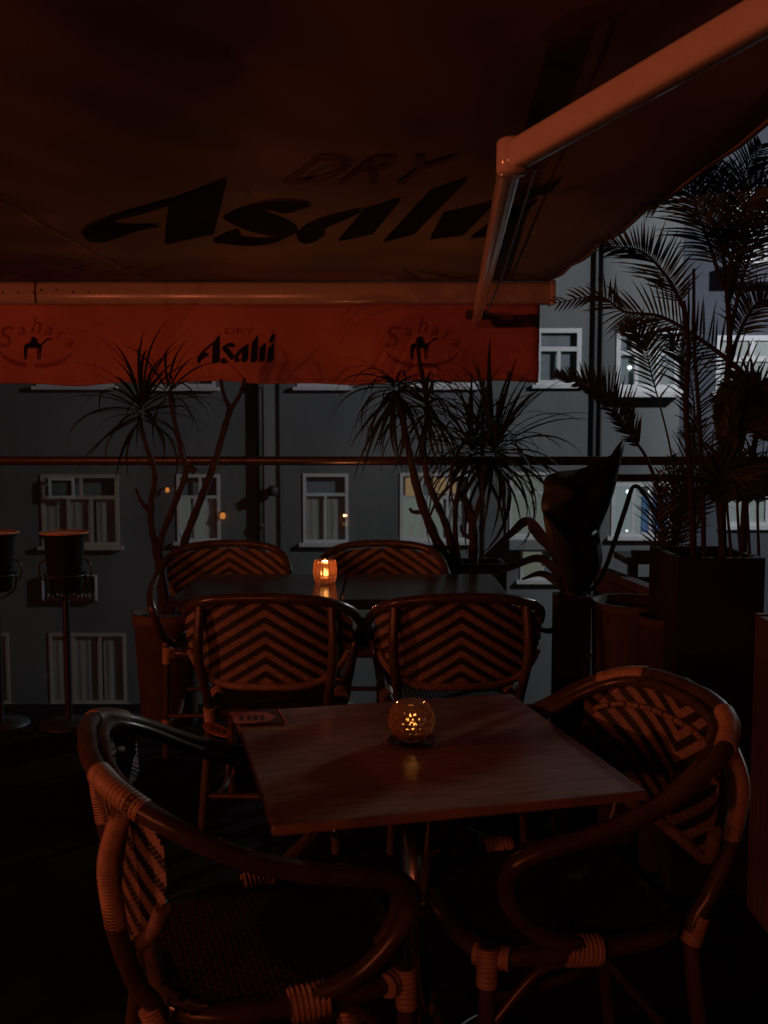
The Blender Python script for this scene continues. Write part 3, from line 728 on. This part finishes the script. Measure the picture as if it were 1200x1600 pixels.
MB().box((.003,-.315,.702),(.61,.315,.73)).build('table_top', M['darktop'], tb, bevel=.003)
for sx in (-.31,.31):
    MB().lathe([(.001,.03),(.028,.03),(.028,.70),(.001,.70)], (sx,0,0), 18).build('column', M['chrome'], tb)
    for k in range(4):
        a = k*math.pi/2+math.pi/4; c, s = math.cos(a), math.sin(a)
        MB().tube(spline([(sx+c*.02,s*.02,.07),(sx+c*.14,s*.14,.055),(sx+c*.27,s*.27,.02)], 8), .016, 8).build('foot', M['chrome'], tb)

# ------------------------------------------------------------------ candle holders
def flame_mesh(h, r):
    return MB().lathe([(.0005,0),(r*.7,h*.10),(r,h*.28),(r*.8,h*.5),(r*.4,h*.78),(.0004,h)], (0,0,0), 14)
def holder(kind, label, loc, R, H):
    t = thing('candle_holder', label, 'candle holder', loc, random.random(), 'glass candle holders on the tables')
    nth, nz = 96, 40; mb = MB(); vs = []
    def prof(q):                                          # q 0..1 from base to rim
        if kind == 'ball':
            a = -1.08+q*(1.98); return R*math.cos(a), H/2+R*.98*math.sin(a)
        return R*(.76+.24*math.sin(math.pi*(.10+.74*q))), q*H
    rings = []
    for k in range(nz+1):
        q = k/nz; r, z = prof(q); ring = []
        for i in range(nth):
            th = 2*math.pi*i/nth
            if kind == 'ball':
                row = q*8.0; fr = row-math.floor(row)-.5; off = .5*(int(row) % 2)
                u = (i/nth*16+off) % 1-.5
                d = max(0, 1-(u*u+fr*fr)*4.2); rr = r-.0050*d
            else:
                rr = r-.0022*(.5+.5*math.cos(th*18))*min(1,q*6)*min(1,(1-q)*10+.1)
            ring.append((rr*math.cos(th), rr*math.sin(th), z))
        rings.append(ring)
    z_in = .008
    inner = []
    for k in range(nz, -1, -1):
        q = k/nz; r, z = prof(q); r = max(.001, r-.0062); inner.append([(r*math.cos(2*math.pi*i/nth), r*math.sin(2*math.pi*i/nth), max(z, z_in)) for i in range(nth)])
    allr = rings+inner
    z0 = rings[0][0][2]
    vs = [p for ring in allr for p in ring]; n = len(allr)
    fs = [(k*nth+i, k*nth+(i+1)%nth, (k+1)*nth+(i+1)%nth, (k+1)*nth+i) for k in range(n-1) for i in range(nth)]
    base = len(vs); vs.append((0,0,z0)); vs.append((0,0,z_in))
    fs += [(i, (i+1)%nth, base) for i in range(nth)] + [((n-1)*nth+(i+1)%nth, (n-1)*nth+i, base+1) for i in range(nth)]
    mb.add(vs, fs, 0, True).build('glass_cup', M['glass'] if kind == 'ball' else M['cupglass'], t, loc=(0,0,-z0+ (.006 if kind=='ball' else .002)))
    dz = -z0+(.006 if kind=='ball' else .002)+z_in+.001
    MB().lathe([(.001,0),(.017,0),(.017,.016),(.001,.016)], (0,0,0), 20).build('candle', M['wax'], t, loc=(0,0,dz))
    fz = dz+.019
    if kind == 'ball':
        flame_mesh(.020,.0046).build('flame', M['flame'], t, loc=(0,0,fz))
        MB().lathe([(.001,0),(.040,0),(.047,.005),(.046,.006),(.040,.003),(.001,.003)], (0,0,.0005), 40).build('dish', M['dish'], t)
    else:
        flame_mesh(.034,.0072).build('flame', M['flame'], t, loc=(-.004,0,fz)); flame_mesh(.030,.0062).build('flame', M['flame'], t, loc=(.007,0.0,fz))
    if kind == 'cup':
        L = bpy.data.lights.new('candle_light','POINT'); L.energy = .05 if kind == 'ball' else 4.2; L.color = (1,.30,.10); L.shadow_soft_size = .012
        lo = bpy.data.objects.new('candle_light', L); COL.objects.link(lo); lo.parent = t; lo.location = (0,0,fz+.060)
    return t
holder('ball', 'dimpled glass ball candle holder on a dark dish on the front wooden table', tuple(PH(643,1160,.7305)), .0455, .080)
holder('cup', 'ribbed glass cup with a bright candle flame on the black table behind', tuple(PH(508,912,.7305)), .047, .092)

# printed cards
cx = thing('table_card', 'dark flat card with pale pointed emblem at a corner of the wooden table', 'card', (0,0,.731))
a, b, c, d = [PH(px,py,.7325) for px,py in ((357,1111),(432,1108),(448,1130),(366,1133))]
MB().prism([a,b,c,d], (0,0,.0012)).build('card_board', M['card'], cx, True)
mb = MB(); mb.prism([PH(px,py,.7342) for px,py in ((359,1113),(395,1112),(418,1113.5),(431,1120),(420,1127),(398,1130),(367,1131))], (0,0,.0006)).build('pointed_print', M['cardred'], cx, True)
mb = MB()
for px in (374,386,396,406): mb.prism([PH(px,1118,.7352),PH(px+6,1117.5,.7352),PH(px+7,1125,.7352),PH(px+2,1125.5,.7352)], (0,0,.0003))
mb.build('printed_marks', M['card'], cx, True)
mb = MB(); mb.prism([PH(434,1108,.7342),PH(437,1108,.7342),PH(450,1130,.7342),PH(446,1130,.7342)], (0,0,.001)).build('red_edge', M['cardred'], cx, True)
cy = thing('seat_card', 'small oval printed card lying on the seat of the left chair with its back turned', 'card', (0,0,.455))
ov = []
for k in range(24):
    an = 2*math.pi*k/24; ov.append(PH(339+22*math.cos(an)*1.0+5*math.sin(an), 1141+10*math.sin(an)+5*math.cos(an), .458))
MB().prism(ov, (0,0,.003)).build('oval_board', M['cardtan'], cy, True)
mb = MB()
for px, py in ((330,1137),(339,1140),(348,1143)): mb.prism([PH(px,py-3,.4615),PH(px+5,py-2,.4615),PH(px+4,py+4,.4615),PH(px-1,py+3,.4615)], (0,0,.0004))
mb.build('printed_marks', M['card'], cy, True)

# ------------------------------------------------------------------ buckets on stands
for i, px in enumerate((100, -9)):
    p = P(px, 832, 4.40); H = p.z
    t = thing('bucket_stand', ['black bucket on a thin pole stand in front of the curtained window','black bucket on a thin pole stand cut by the left edge of the view'][i], 'bucket stand', (p.x,4.40,0), 0, 'bucket stands along the balustrade')
    MB().lathe([(.001,H-.262),(.066,H-.262),(.072,H-.25),(.086,H-.03),(.102,H-.006),(.104,H),(.101,H),(.086,H-.012)], (0,0,0), 36).build('bucket', M['bucket'], t)
    MB().lathe([(.0985,H-.0025),(.07,H-.005),(.04,H-.007),(.001,H-.008)], (0,0,0), 36).build('lining', M['copper'], t)
    MB().lathe([(.1015,H+.0005),(.104,H+.003),(.107,H),(.104,H-.003)], (0,0,0), 36).build('rim', M['copper'], t)
    MB().tube([(.092*math.cos(a),.092*math.sin(a),H-.19) for a in [2*math.pi*k/32 for k in range(33)]], .005, 8, caps=False).build('holder_ring', M['iron'], t)
    for s in (-1,1):
        MB().tube(spline([(s*.088,0,H-.12),(s*.112,0,H-.14),(s*.115,0,H-.19),(s*.09,0,H-.22)], 10), .0045, 8).build('handle', M['iron'], t)
    for k in range(3):
        an = 2*math.pi*k/3
        MB().tube(spline([(.092*math.cos(an),.092*math.sin(an),H-.19),(.08*math.cos(an),.08*math.sin(an),H-.26),(.012*math.cos(an),.012*math.sin(an),H-.30)], 8), .005, 8).build('bracket', M['iron'], t)
    MB().tube([(0,0,.02),(0,0,H-.27)], .0165, 14).build('pole', M['iron'], t)
    MB().lathe([(.001,0),(.13,0),(.13,.008),(.03,.022),(.001,.022)], (0,0,0), 32).build('base', M['iron'], t)

# ------------------------------------------------------------------ plants
def strap_leaf(L, w, droop, seg=9, wig=0.0):
    """blade growing along +x then falling; returns a mesh (V-folded)"""
    mb = MB(); vs = []; x = z = 0.0; ang = 0.0
    for i in range(seg+1):
        t = i/seg; ww = w*(.55+.9*t if t < .4 else .91*(1-(t-.4)/.6)**.8)*.5+.0006
        vs += [(x, wig*math.sin(t*3)+ww, z+ww*.35), (x, wig*math.sin(t*3), z), (x, wig*math.sin(t*3)-ww, z+ww*.35)]
        ang = -droop*(t**1.5); x += L/seg*math.cos(ang); z += L/seg*math.sin(ang)
    fs = []
    for i in range(seg):
        a = 3*i; fs += [(a,a+3,a+4,a+1),(a+1,a+4,a+5,a+2)]
    me = bpy.data.meshes.new('leaf'); me.from_pydata(vs, [], fs); me.materials.append(M['leafd'])
    me.polygons.foreach_set('use_smooth', [True]*len(fs)); return me
LEAF = [strap_leaf(.34+.05*(k % 3), .017+.003*(k % 2), .6+.34*k, wig=.012*(k % 3-1)) for k in range(6)]
def crown(t, c, n, size, up0, up1, rnd, inv):
    for k in range(n):
        az = k*2.39996+rnd.uniform(-.3,.3); q = (k+.5)/n; el = up0+(up1-up0)*q+rnd.uniform(-.15,.15)
        o = bpy.data.objects.new('leaf', rnd.choice(LEAF[:3] if el > .7 else LEAF[1:])); COL.objects.link(o); o.parent = t
        s = size*rnd.uniform(.75,1.15); 
        m = Matrix.Translation(Vector(c)+Vector((math.cos(az)*.012, math.sin(az)*.012, (q-.5)*.10*size))) @ Matrix.Rotation(az,4,'Z') @ Matrix.Rotation(-el,4,'Y') @ Matrix.Rotation(rnd.uniform(-.5,.5),4,'X') @ Matrix.Diagonal((s,s,s,1))
        o.matrix_basis = inv @ m
def trunk(t, pix, Y, r0, r1, dy=0.0):
    pts = [P(px,py,Y+dy*i/(len(pix)-1)) for i,(px,py) in enumerate(pix)]
    sp = spline(pts, 6*(len(pts)-1)); n = len(sp)
    MB().tube(sp, [(r0+(r1-r0)*i/(n-1))*(1+.10*math.sin(i*1.9)) for i in range(n)], 9).build('trunk', M['bark'], t, True)
    return pts[-1]
rnd = random.Random(11)
# left plant
pc = P(262,955,4.46); H = pc.z
d1 = thing('dracaena', 'spiky dracaena with bare crooked trunks in a terracotta pot at the left of the glass', 'plant', (pc.x,4.46,0))
inv = mat_of(d1).inverted()
MB().lathe([(.001,0),(.125,0),(.15,H-.06),(.158,H-.055),(.160,H),(.148,H),(.142,H-.03),(.001,H-.03)], (0,0,0), 36).build('pot', M['terracotta'], d1)
MB().lathe([(.001,H-.028),(.141,H-.028),(.141,H-.029)], (0,0,0), 24).build('soil', M['soil'], d1)
c1 = trunk(d1, [(255,960),(248,880),(238,825),(236,790),(243,745),(232,705),(220,668)], 4.46, .021, .010)
c2 = trunk(d1, [(262,960),(250,860),(268,800),(290,740),(283,705),(272,655),(264,615)], 4.46, .018, .008, -.05)
trunk(d1, [(236,800),(222,785),(212,762)], 4.46, .013, .006)
trunk(d1, [(268,960),(285,860),(308,795),(335,725),(352,665),(362,632)], 4.46, .020, .013, .08)
trunk(d1, [(360,640),(350,618),(345,592)], 4.54, .011, .007); trunk(d1, [(360,640),(374,618),(383,590)], 4.54, .012, .007)
trunk(d1, [(290,735),(298,732),(305,738)], 4.44, .018, .015)
crown(d1, P(222,640,4.46), 46, 1.0, -.55, 1.35, rnd, inv)
crown(d1, P(262,612,4.41), 22, .70, -.5, 1.3, rnd, inv)
crown(d1, P(285,865,4.46), 12, .34, .1, 1.3, rnd, inv)
# right cluster in a long planter
zt = P(690,879,4.56).z; xa, xb = P(588,879,4.50).x, P(792,879,4.50).x
d2 = thing('dracaena', 'cluster of dracaenas with drooping straps and several dark trunks in a long planter', 'plant', ((xa+xb)/2,4.60,0))
inv = mat_of(d2).inverted()
MB().box((xa,4.50,0),(xb,4.52,zt)).box((xa,4.70,0),(xb,4.72,zt)).box((xa,4.52,0),(xa+.02,4.70,zt)).box((xb-.02,4.52,0),(xb,4.70,zt)).build('planter', M['darkpot'], d2, True)
MB().box((xa+.02,4.52,zt-.08),(xb-.02,4.70,zt-.05)).build('soil', M['soil'], d2, True)
c1 = trunk(d2, [(705,890),(680,840),(655,775),(640,710),(630,660),(618,615)], 4.60, .027, .012)
trunk(d2, [(712,890),(700,830),(682,785),(667,745),(662,690),(668,640),(655,560),(652,528)], 4.60, .020, .008, -.04)
trunk(d2, [(720,890),(712,840),(712,795),(720,750),(735,715)], 4.60, .013, .010)
trunk(d2, [(738,890),(740,845),(735,800),(722,772)], 4.60, .026, .017, .04)
trunk(d2, [(742,860),(738,825),(752,775),(763,725)], 4.60, .015, .011)
trunk(d2, [(665,800),(646,800),(640,794)], 4.60, .012, .007); trunk(d2, [(740,845),(723,832),(720,820)], 4.62, .012, .005)
crown(d2, P(618,612,4.60), 60, .95, -.9, .62, rnd, inv)
crown(d2, P(668,640,4.57), 46, .92, -.9, .75, rnd, inv)
crown(d2, P(738,705,4.60), 56, 1.05, -.6, 1.35, rnd, inv)
crown(d2, P(772,705,4.57), 84, 1.25, -.75, 1.4, rnd, inv)

def leaflet(mb, base, dirv, L, w, droop, nrm, seg=4):
    d = dirv.normalized(); side = d.cross(nrm).normalized(); p = Vector(base); vs = []
    for i in range(seg+1):
        t = i/seg; ww = w*.5*(.45+.55*min(1,t*4))*(1-t**2.4)+.0004
        vs += [p+side*ww, p-side*ww]; p = p+d*(L/seg); d = (d+Vector((0,0,-droop/seg))).normalized()
    mb.add(vs, [(2*i,2*i+1,2*i+3,2*i+2) for i in range(seg)], 0, True)
def frond(t, pts, inv, n=34, L=.15, w=.0065, bare=.18, droop=.5, r=.007, spread=1.0, flat=.75, sides=(1,1)):
    """arching palm leaf: rachis with two combs of leaflets; flat turns the blade's plane from level (0) to upright (1)"""
    sp = spline(pts, 40); mb = MB()
    mb.tube(sp, [r*(1-.85*i/40) for i in range(41)], 7, 1)
    fv = Vector((rnd.uniform(-.3,.3),-flat,1-flat)).normalized()
    for k in range(n):
        q = bare+(1-bare)*(k+.5)/n; i = min(39, int(q*40)); b = sp[i].lerp(sp[i+1], q*40-i)
        tg = (sp[min(40,i+1)]-sp[max(0,i-1)]).normalized()
        sd = tg.cross(fv).normalized(); nf = sd.cross(tg).normalized()
        ll = L*(1.0-.60*abs(2*(q-bare)/(1-bare)-.75)**1.3)
        for si, s_ in enumerate((-1,1)):
            if rnd.random() < .06: continue
            dv = sd*s_*spread+tg*(.55+.6*q+rnd.uniform(-.12,.12))+nf*rnd.uniform(.0,.45)
            leaflet(mb, b, dv, ll*sides[si]*rnd.uniform(.8,1.12), w*rnd.uniform(.75,1.15), droop*rnd.uniform(.5,1.4), nf+sd*s_*rnd.uniform(-.5,.5))
    return mb.build('frond', [M['palm'], M['palmstem']], t, True)
def px3(lst, Y, dy=0.0): return [P(a,b,Y+dy*i/(len(lst)-1)) for i,(a,b) in enumerate(lst)]
def box_pot(t, x0, x1, y0, y1, H, m, th=.02):
    MB().box((x0,y0,0),(x1,y0+th,H)).box((x0,y1-th,0),(x1,y1,H)).box((x0,y0+th,0),(x0+th,y1-th,H)).box((x1-th,y0+th,0),(x1,y1-th,H)).build('planter', m, t, True)
    MB().box((x0+th,y0+th,H-.07),(x1-th,y1-th,H-.05)).build('soil', M['soil'], t, True)
# tall palm in the big dark planter
x0, x1 = P(1060,875,2.75).x, P(1196,875,2.75).x; H = P(1100,872,2.75).z
pb = thing('areca_palm', 'tall areca palm with dark arching fronds in the big black planter at the right', 'palm', ((x0+x1)/2,2.9,0)); inv = mat_of(pb).inverted()
box_pot(pb, x0, x1, 2.75, 3.05, H, M['darkpot'])
for pix, r in (([(1130,900),(1128,760),(1132,640),(1140,540),(1136,450)],.013), ([(1085,900),(1080,760),(1072,640),(1076,540),(1068,470)],.011), ([(1100,900),(1098,760),(1092,640),(1085,540),(1084,420)],.008), ([(1160,900),(1165,780),(1180,690),(1195,620)],.012)):
    MB().tube(spline(px3(pix,2.9),24), [r*(1-.45*i/24) for i in range(25)], 9).build('stem', M['palmstem'], pb, True)
frond(pb, px3([(1198,622),(1140,565),(1083,523),(1030,494),(975,487),(935,463),(866,474)],2.86,.25), inv, n=54, L=.150, w=.0065, bare=.02, droop=.35, r=.009)
frond(pb, px3([(1136,450),(1128,390),(1108,335),(1060,300),(1000,325)],2.9,.15), inv, L=.16)
frond(pb, px3([(1136,450),(1150,370),(1172,310),(1215,280)],2.9,-.1), inv, L=.17)
frond(pb, px3([(1138,475),(1150,410),(1165,350),(1196,322)],2.9,.40), inv, n=48, L=.13, w=.008, droop=.9, flat=.6)
frond(pb, px3([(1140,520),(1165,420),(1195,350),(1230,300)],2.9,0), inv, L=.15)
frond(pb, px3([(1136,470),(1145,380),(1130,300),(1110,245)],2.95,.1), inv, L=.17)
frond(pb, px3([(1068,480),(1040,430),(1000,392),(938,384)],2.9,.2), inv, n=44, L=.14, droop=.1, bare=.05)
frond(pb, px3([(1140,560),(1165,500),(1190,470),(1225,480)],2.9,.1), inv, L=.14)
for k in range(7):
    frond(pb, px3([(1205,640+k*9),(1178,604+k*10),(1146,612+k*12),(1120+k*3,652+k*12)],2.82,-.03+.03*k), inv, n=34, L=.085, w=.016, bare=.05, droop=.6, r=.004)
for k in range(5):
    frond(pb, px3([(1130+k*14,880),(1120+k*16,780),(1128+k*16,742-6*(k % 2)),(1150+k*16,748)],2.84,.02*k), inv, n=40, L=.14, w=.008, bare=.3, droop=1.2, r=.005)
# lower palm clump in the round wooden planter
Yr = 3.2; pc = P(990,938,Yr); H = pc.z; R = (P(1055,938,Yr).x-P(925,938,Yr).x)/2
pa = thing('areca_palm', 'bushy young areca palm rising from the round brown planter behind the right chair', 'palm', (pc.x,Yr,0)); inv = mat_of(pa).inverted()
MB().lathe([(.001,0),(R*.86,0),(R*.98,H-.03),(R,H-.028),(R,H),(R*.92,H),(R*.90,H-.04),(.001,H-.04)], (0,0,0), 40).build('planter', M['wood'], pa)
MB().lathe([(.001,H-.038),(R*.899,H-.038),(R*.899,H-.039)], (0,0,0), 24).build('soil', M['soil'], pa)
frond(pa, px3([(1030,940),(1035,800),(1012,720),(985,680),(958,637),(925,608),(868,586)],Yr,.0), inv, n=50, L=.135, w=.0085, bare=.42, droop=.05, r=.008, sides=(.55,1))
frond(pa, px3([(1035,940),(1055,800),(1048,705),(1018,585),(1003,528),(975,505)],Yr,.05), inv, n=30, L=.12, w=.008, bare=.52, droop=.3, r=.005)
frond(pa, px3([(1040,940),(1068,790),(1085,680),(1078,590),(1050,520)],Yr,.05), inv, L=.16, bare=.5, r=.006)
frond(pa, px3([(1045,940),(1090,820),(1110,745),(1150,735),(1190,770)],Yr,-.05), inv, L=.17, bare=.3, droop=.9, r=.006)
frond(pb, px3([(1138,480),(1165,360),(1160,280),(1190,225)],2.95,.1), inv, L=.17)
frond(pb, px3([(1130,450),(1108,380),(1085,310),(1090,235)],2.9,0), inv, L=.16)
frond(pa, px3([(1042,940),(1052,850),(1062,780),(1092,712),(1080,660)],Yr,.1), inv, L=.15, bare=.35, droop=.6, r=.006)
for a in range(9):
    xt = 1030+a*11; frond(pa, px3([(1015+a*5,940),(1022+a*5,860),(xt,735-13*(a % 3))],Yr,.02*(a % 5)), inv, n=16, L=.10, w=.006, bare=.5, droop=.3, r=.0045)
# broad-leaved plant in the tall square planter
Yp = 3.15
x0, x1 = P(872,935,Yp).x, P(924,935,Yp).x; H = P(898,933,Yp).z
pl = thing('broad_leaf_plant', 'dark broad-leaved plant with drooping straps in the slim square planter', 'plant', ((x0+x1)/2,Yp+.05,0))
box_pot(pl, x0, x1, Yp, Yp+(x1-x0), H, M['darkpot'], .01)
def broad_leaf(pix, spine, Y, bulge):
    # outline in the plane of the leaf, curved about its midrib, 3 mm thick
    poly = smooth_poly(pix, 3); mb = MB(); n = len(poly)
    cx = sum(p[0] for p in poly)/n; cy = sum(p[1] for p in poly)/n
    vs = []; rings = (1.0,.7,.4,.12)
    for q in rings:
        for x, y in poly: vs.append(P(cx+(x-cx)*q, cy+(y-cy)*q, Y-bulge*(1-q*q)+.0009*(x-cx)))
    fs = [(r*n+i, r*n+(i+1)%n, (r+1)*n+(i+1)%n, (r+1)*n+i) for r in range(len(rings)-1) for i in range(n)]
    fs.append(tuple((len(rings)-1)*n+i for i in range(n)))
    o = mb.add(vs, fs, 0, True).build('leaf', M['broad'], pl, True)
    md = o.modifiers.new('thickness','SOLIDIFY'); md.thickness = .003
broad_leaf([(850,768),(852,748),(872,738),(905,734),(935,722),(958,710),(967,714),(962,755),(950,792),(936,822),(922,838),(900,838),(872,822),(852,806),(846,790)], None, Yp+.05, .07)
broad_leaf([(848,798),(872,815),(905,825),(930,828),(938,850),(940,878),(928,905),(912,925),(892,925),(880,898),(868,868),(855,835)], None, Yp+.03, .05)
broad_leaf([(905,790),(945,730),(962,700),(974,688),(970,718),(950,790),(925,840)], None, Yp+.09, .03)
MB().tube(px3([(898,945),(900,900),(902,830),(930,760)],Yp+.05), [.020,.018,.014,.008], 9).build('stalk', M['palmstem'], pl, True)
def strap(pts, w, Y, dy=0):
    sp = spline(px3(pts,Y,dy), 24); mb = MB(); vs = []
    for i, p in enumerate(sp):
        t = i/24; ww = w*(.35+.65*math.sin(math.pi*min(1,.12+t*.92)))*.5
        tg = (sp[min(24,i+1)]-sp[max(0,i-1)]).normalized(); s = tg.cross(Vector((0,1,.3))).normalized()
        vs += [p+s*ww+Vector((0,-.004,0)), p, p-s*ww+Vector((0,-.004,0))]
    fs = []
    for i in range(24): a = 3*i; fs += [(a,a+3,a+4,a+1),(a+1,a+4,a+5,a+2)]
    mb.add(vs, fs, 0, True).build('leaf', M['broad'], pl, True)
strap([(892,935),(872,870),(845,838),(823,815),(800,832),(757,870)], .042, Yp+.05, .25)
strap([(888,935),(868,892),(840,872),(800,886),(770,900)], .030, Yp+.05, .15)
strap([(890,935),(870,910),(845,896),(815,905)], .028, Yp+.05, .1)
strap([(885,935),(878,905),(872,888)], .02, Yp+.05, .05)
strap([(905,935),(940,900),(975,800),(990,760),(1010,778),(1042,836)], .018, Yp+.1, .2)
strap([(880,940),(868,980),(850,985),(838,975)], .022, Yp+.04, .05)

# wooden trough running along the right and the plank-sided planter at the right edge
a, b = P(932,892,4.25), P(1058,925,3.45)
tr = thing('wooden_trough', 'long wooden trough with a lit top edge running behind the round planter', 'planter', (a.x,a.y,0))
d = Vector((b.x-a.x,b.y-a.y,0)); n = Vector((-d.y,d.x,0)).normalized()
if n.x < 0: n = -n
hz = (a.z+b.z)/2
for k in range(4):
    z0 = .02+k*(hz-.06)/4; z1 = z0+(hz-.06)/4-.006
    q = [Vector((a.x,a.y,z0)),Vector((b.x,b.y,z0)),Vector((b.x,b.y,z1)),Vector((a.x,a.y,z1))]
    MB().prism(q, n*.02).build('plank', M['wood'], tr, True)
    MB().prism([v+n*.28 for v in q], n*.02).build('plank', M['wood'], tr, True)
rimq = [Vector((a.x,a.y,hz-.035)),Vector((b.x,b.y,hz-.035)),Vector((b.x,b.y,hz)),Vector((a.x,a.y,hz))]
MB().prism([v-n*.015 for v in rimq], n*.05).build('rim', M['wood'], tr, True)
MB().prism([v+n*.27 for v in rimq], n*.05).build('rim', M['wood'], tr, True)
MB().prism([v+n*.03 for v in rimq], n*.24).build('soil', M['soil'], tr, True, loc=(0,0,-.05))
x0 = P(1181,960,2.64).x; H = P(1181,958,2.64).z
wp = thing('plank_planter', 'brown plank-sided planter box cut by the right edge of the view', 'planter', (x0,2.3,0))
for k in range(4):
    MB().box((x0+k*.105,2.3,.02),(x0+k*.105+.101,2.322,H)).build('plank', M['wood'], wp, True)
    MB().box((x0+k*.105,2.62,.02),(x0+k*.105+.101,2.642,H)).build('plank', M['wood'], wp, True)
for k in range(3):
    MB().box((x0,2.324+k*.099,.02),(x0+.02,2.324+k*.099+.096,H-.004)).build('plank', M['wood'], wp, True)
    MB().box((x0+.396,2.324+k*.099,.02),(x0+.416,2.324+k*.099+.096,H-.004)).build('plank', M['wood'], wp, True)
MB().box((x0+.021,2.323,H-.09),(x0+.395,2.619,H-.06)).build('soil', M['soil'], wp, True)
# second smaller pot beside the round planter
pc = P(1040,962,2.95)
sp_ = thing('small_pot', 'smaller dark brown pot tucked between the round planter and the black planter', 'pot', (pc.x,2.95,0))
MB().lathe([(.001,0),(.062,0),(.078,pc.z-.03),(.082,pc.z-.028),(.082,pc.z),(.074,pc.z),(.070,pc.z-.05),(.001,pc.z-.05)], (0,0,0), 28).build('pot_body', M['woodp'], sp_)
# dark shelf seen between the palms, against the far wall
sh = thing('dark_bench', 'dark slatted bench top seen in the gap between the palm and the broad-leaved plant', 'bench', (P(1010,875,4.4).x,4.4,0))
xa, xb, zz = P(975,875,4.4).x, P(1110,875,4.4).x, P(600,880,4.4).z
MB().box((xa,4.36,zz),(xb,4.60,zz+.03)).build('bench_top', M['iron'], sh, True)
MB().box((xa+.03,4.36,zz+.033),(xb,4.40,zz+.062)).build('upper_rail', M['iron'], sh, True)
for x in (xa+.06, xb-.06): MB().box((x-.02,4.46,0),(x+.02,4.50,zz-.001)).build('leg', M['iron'], sh, True)
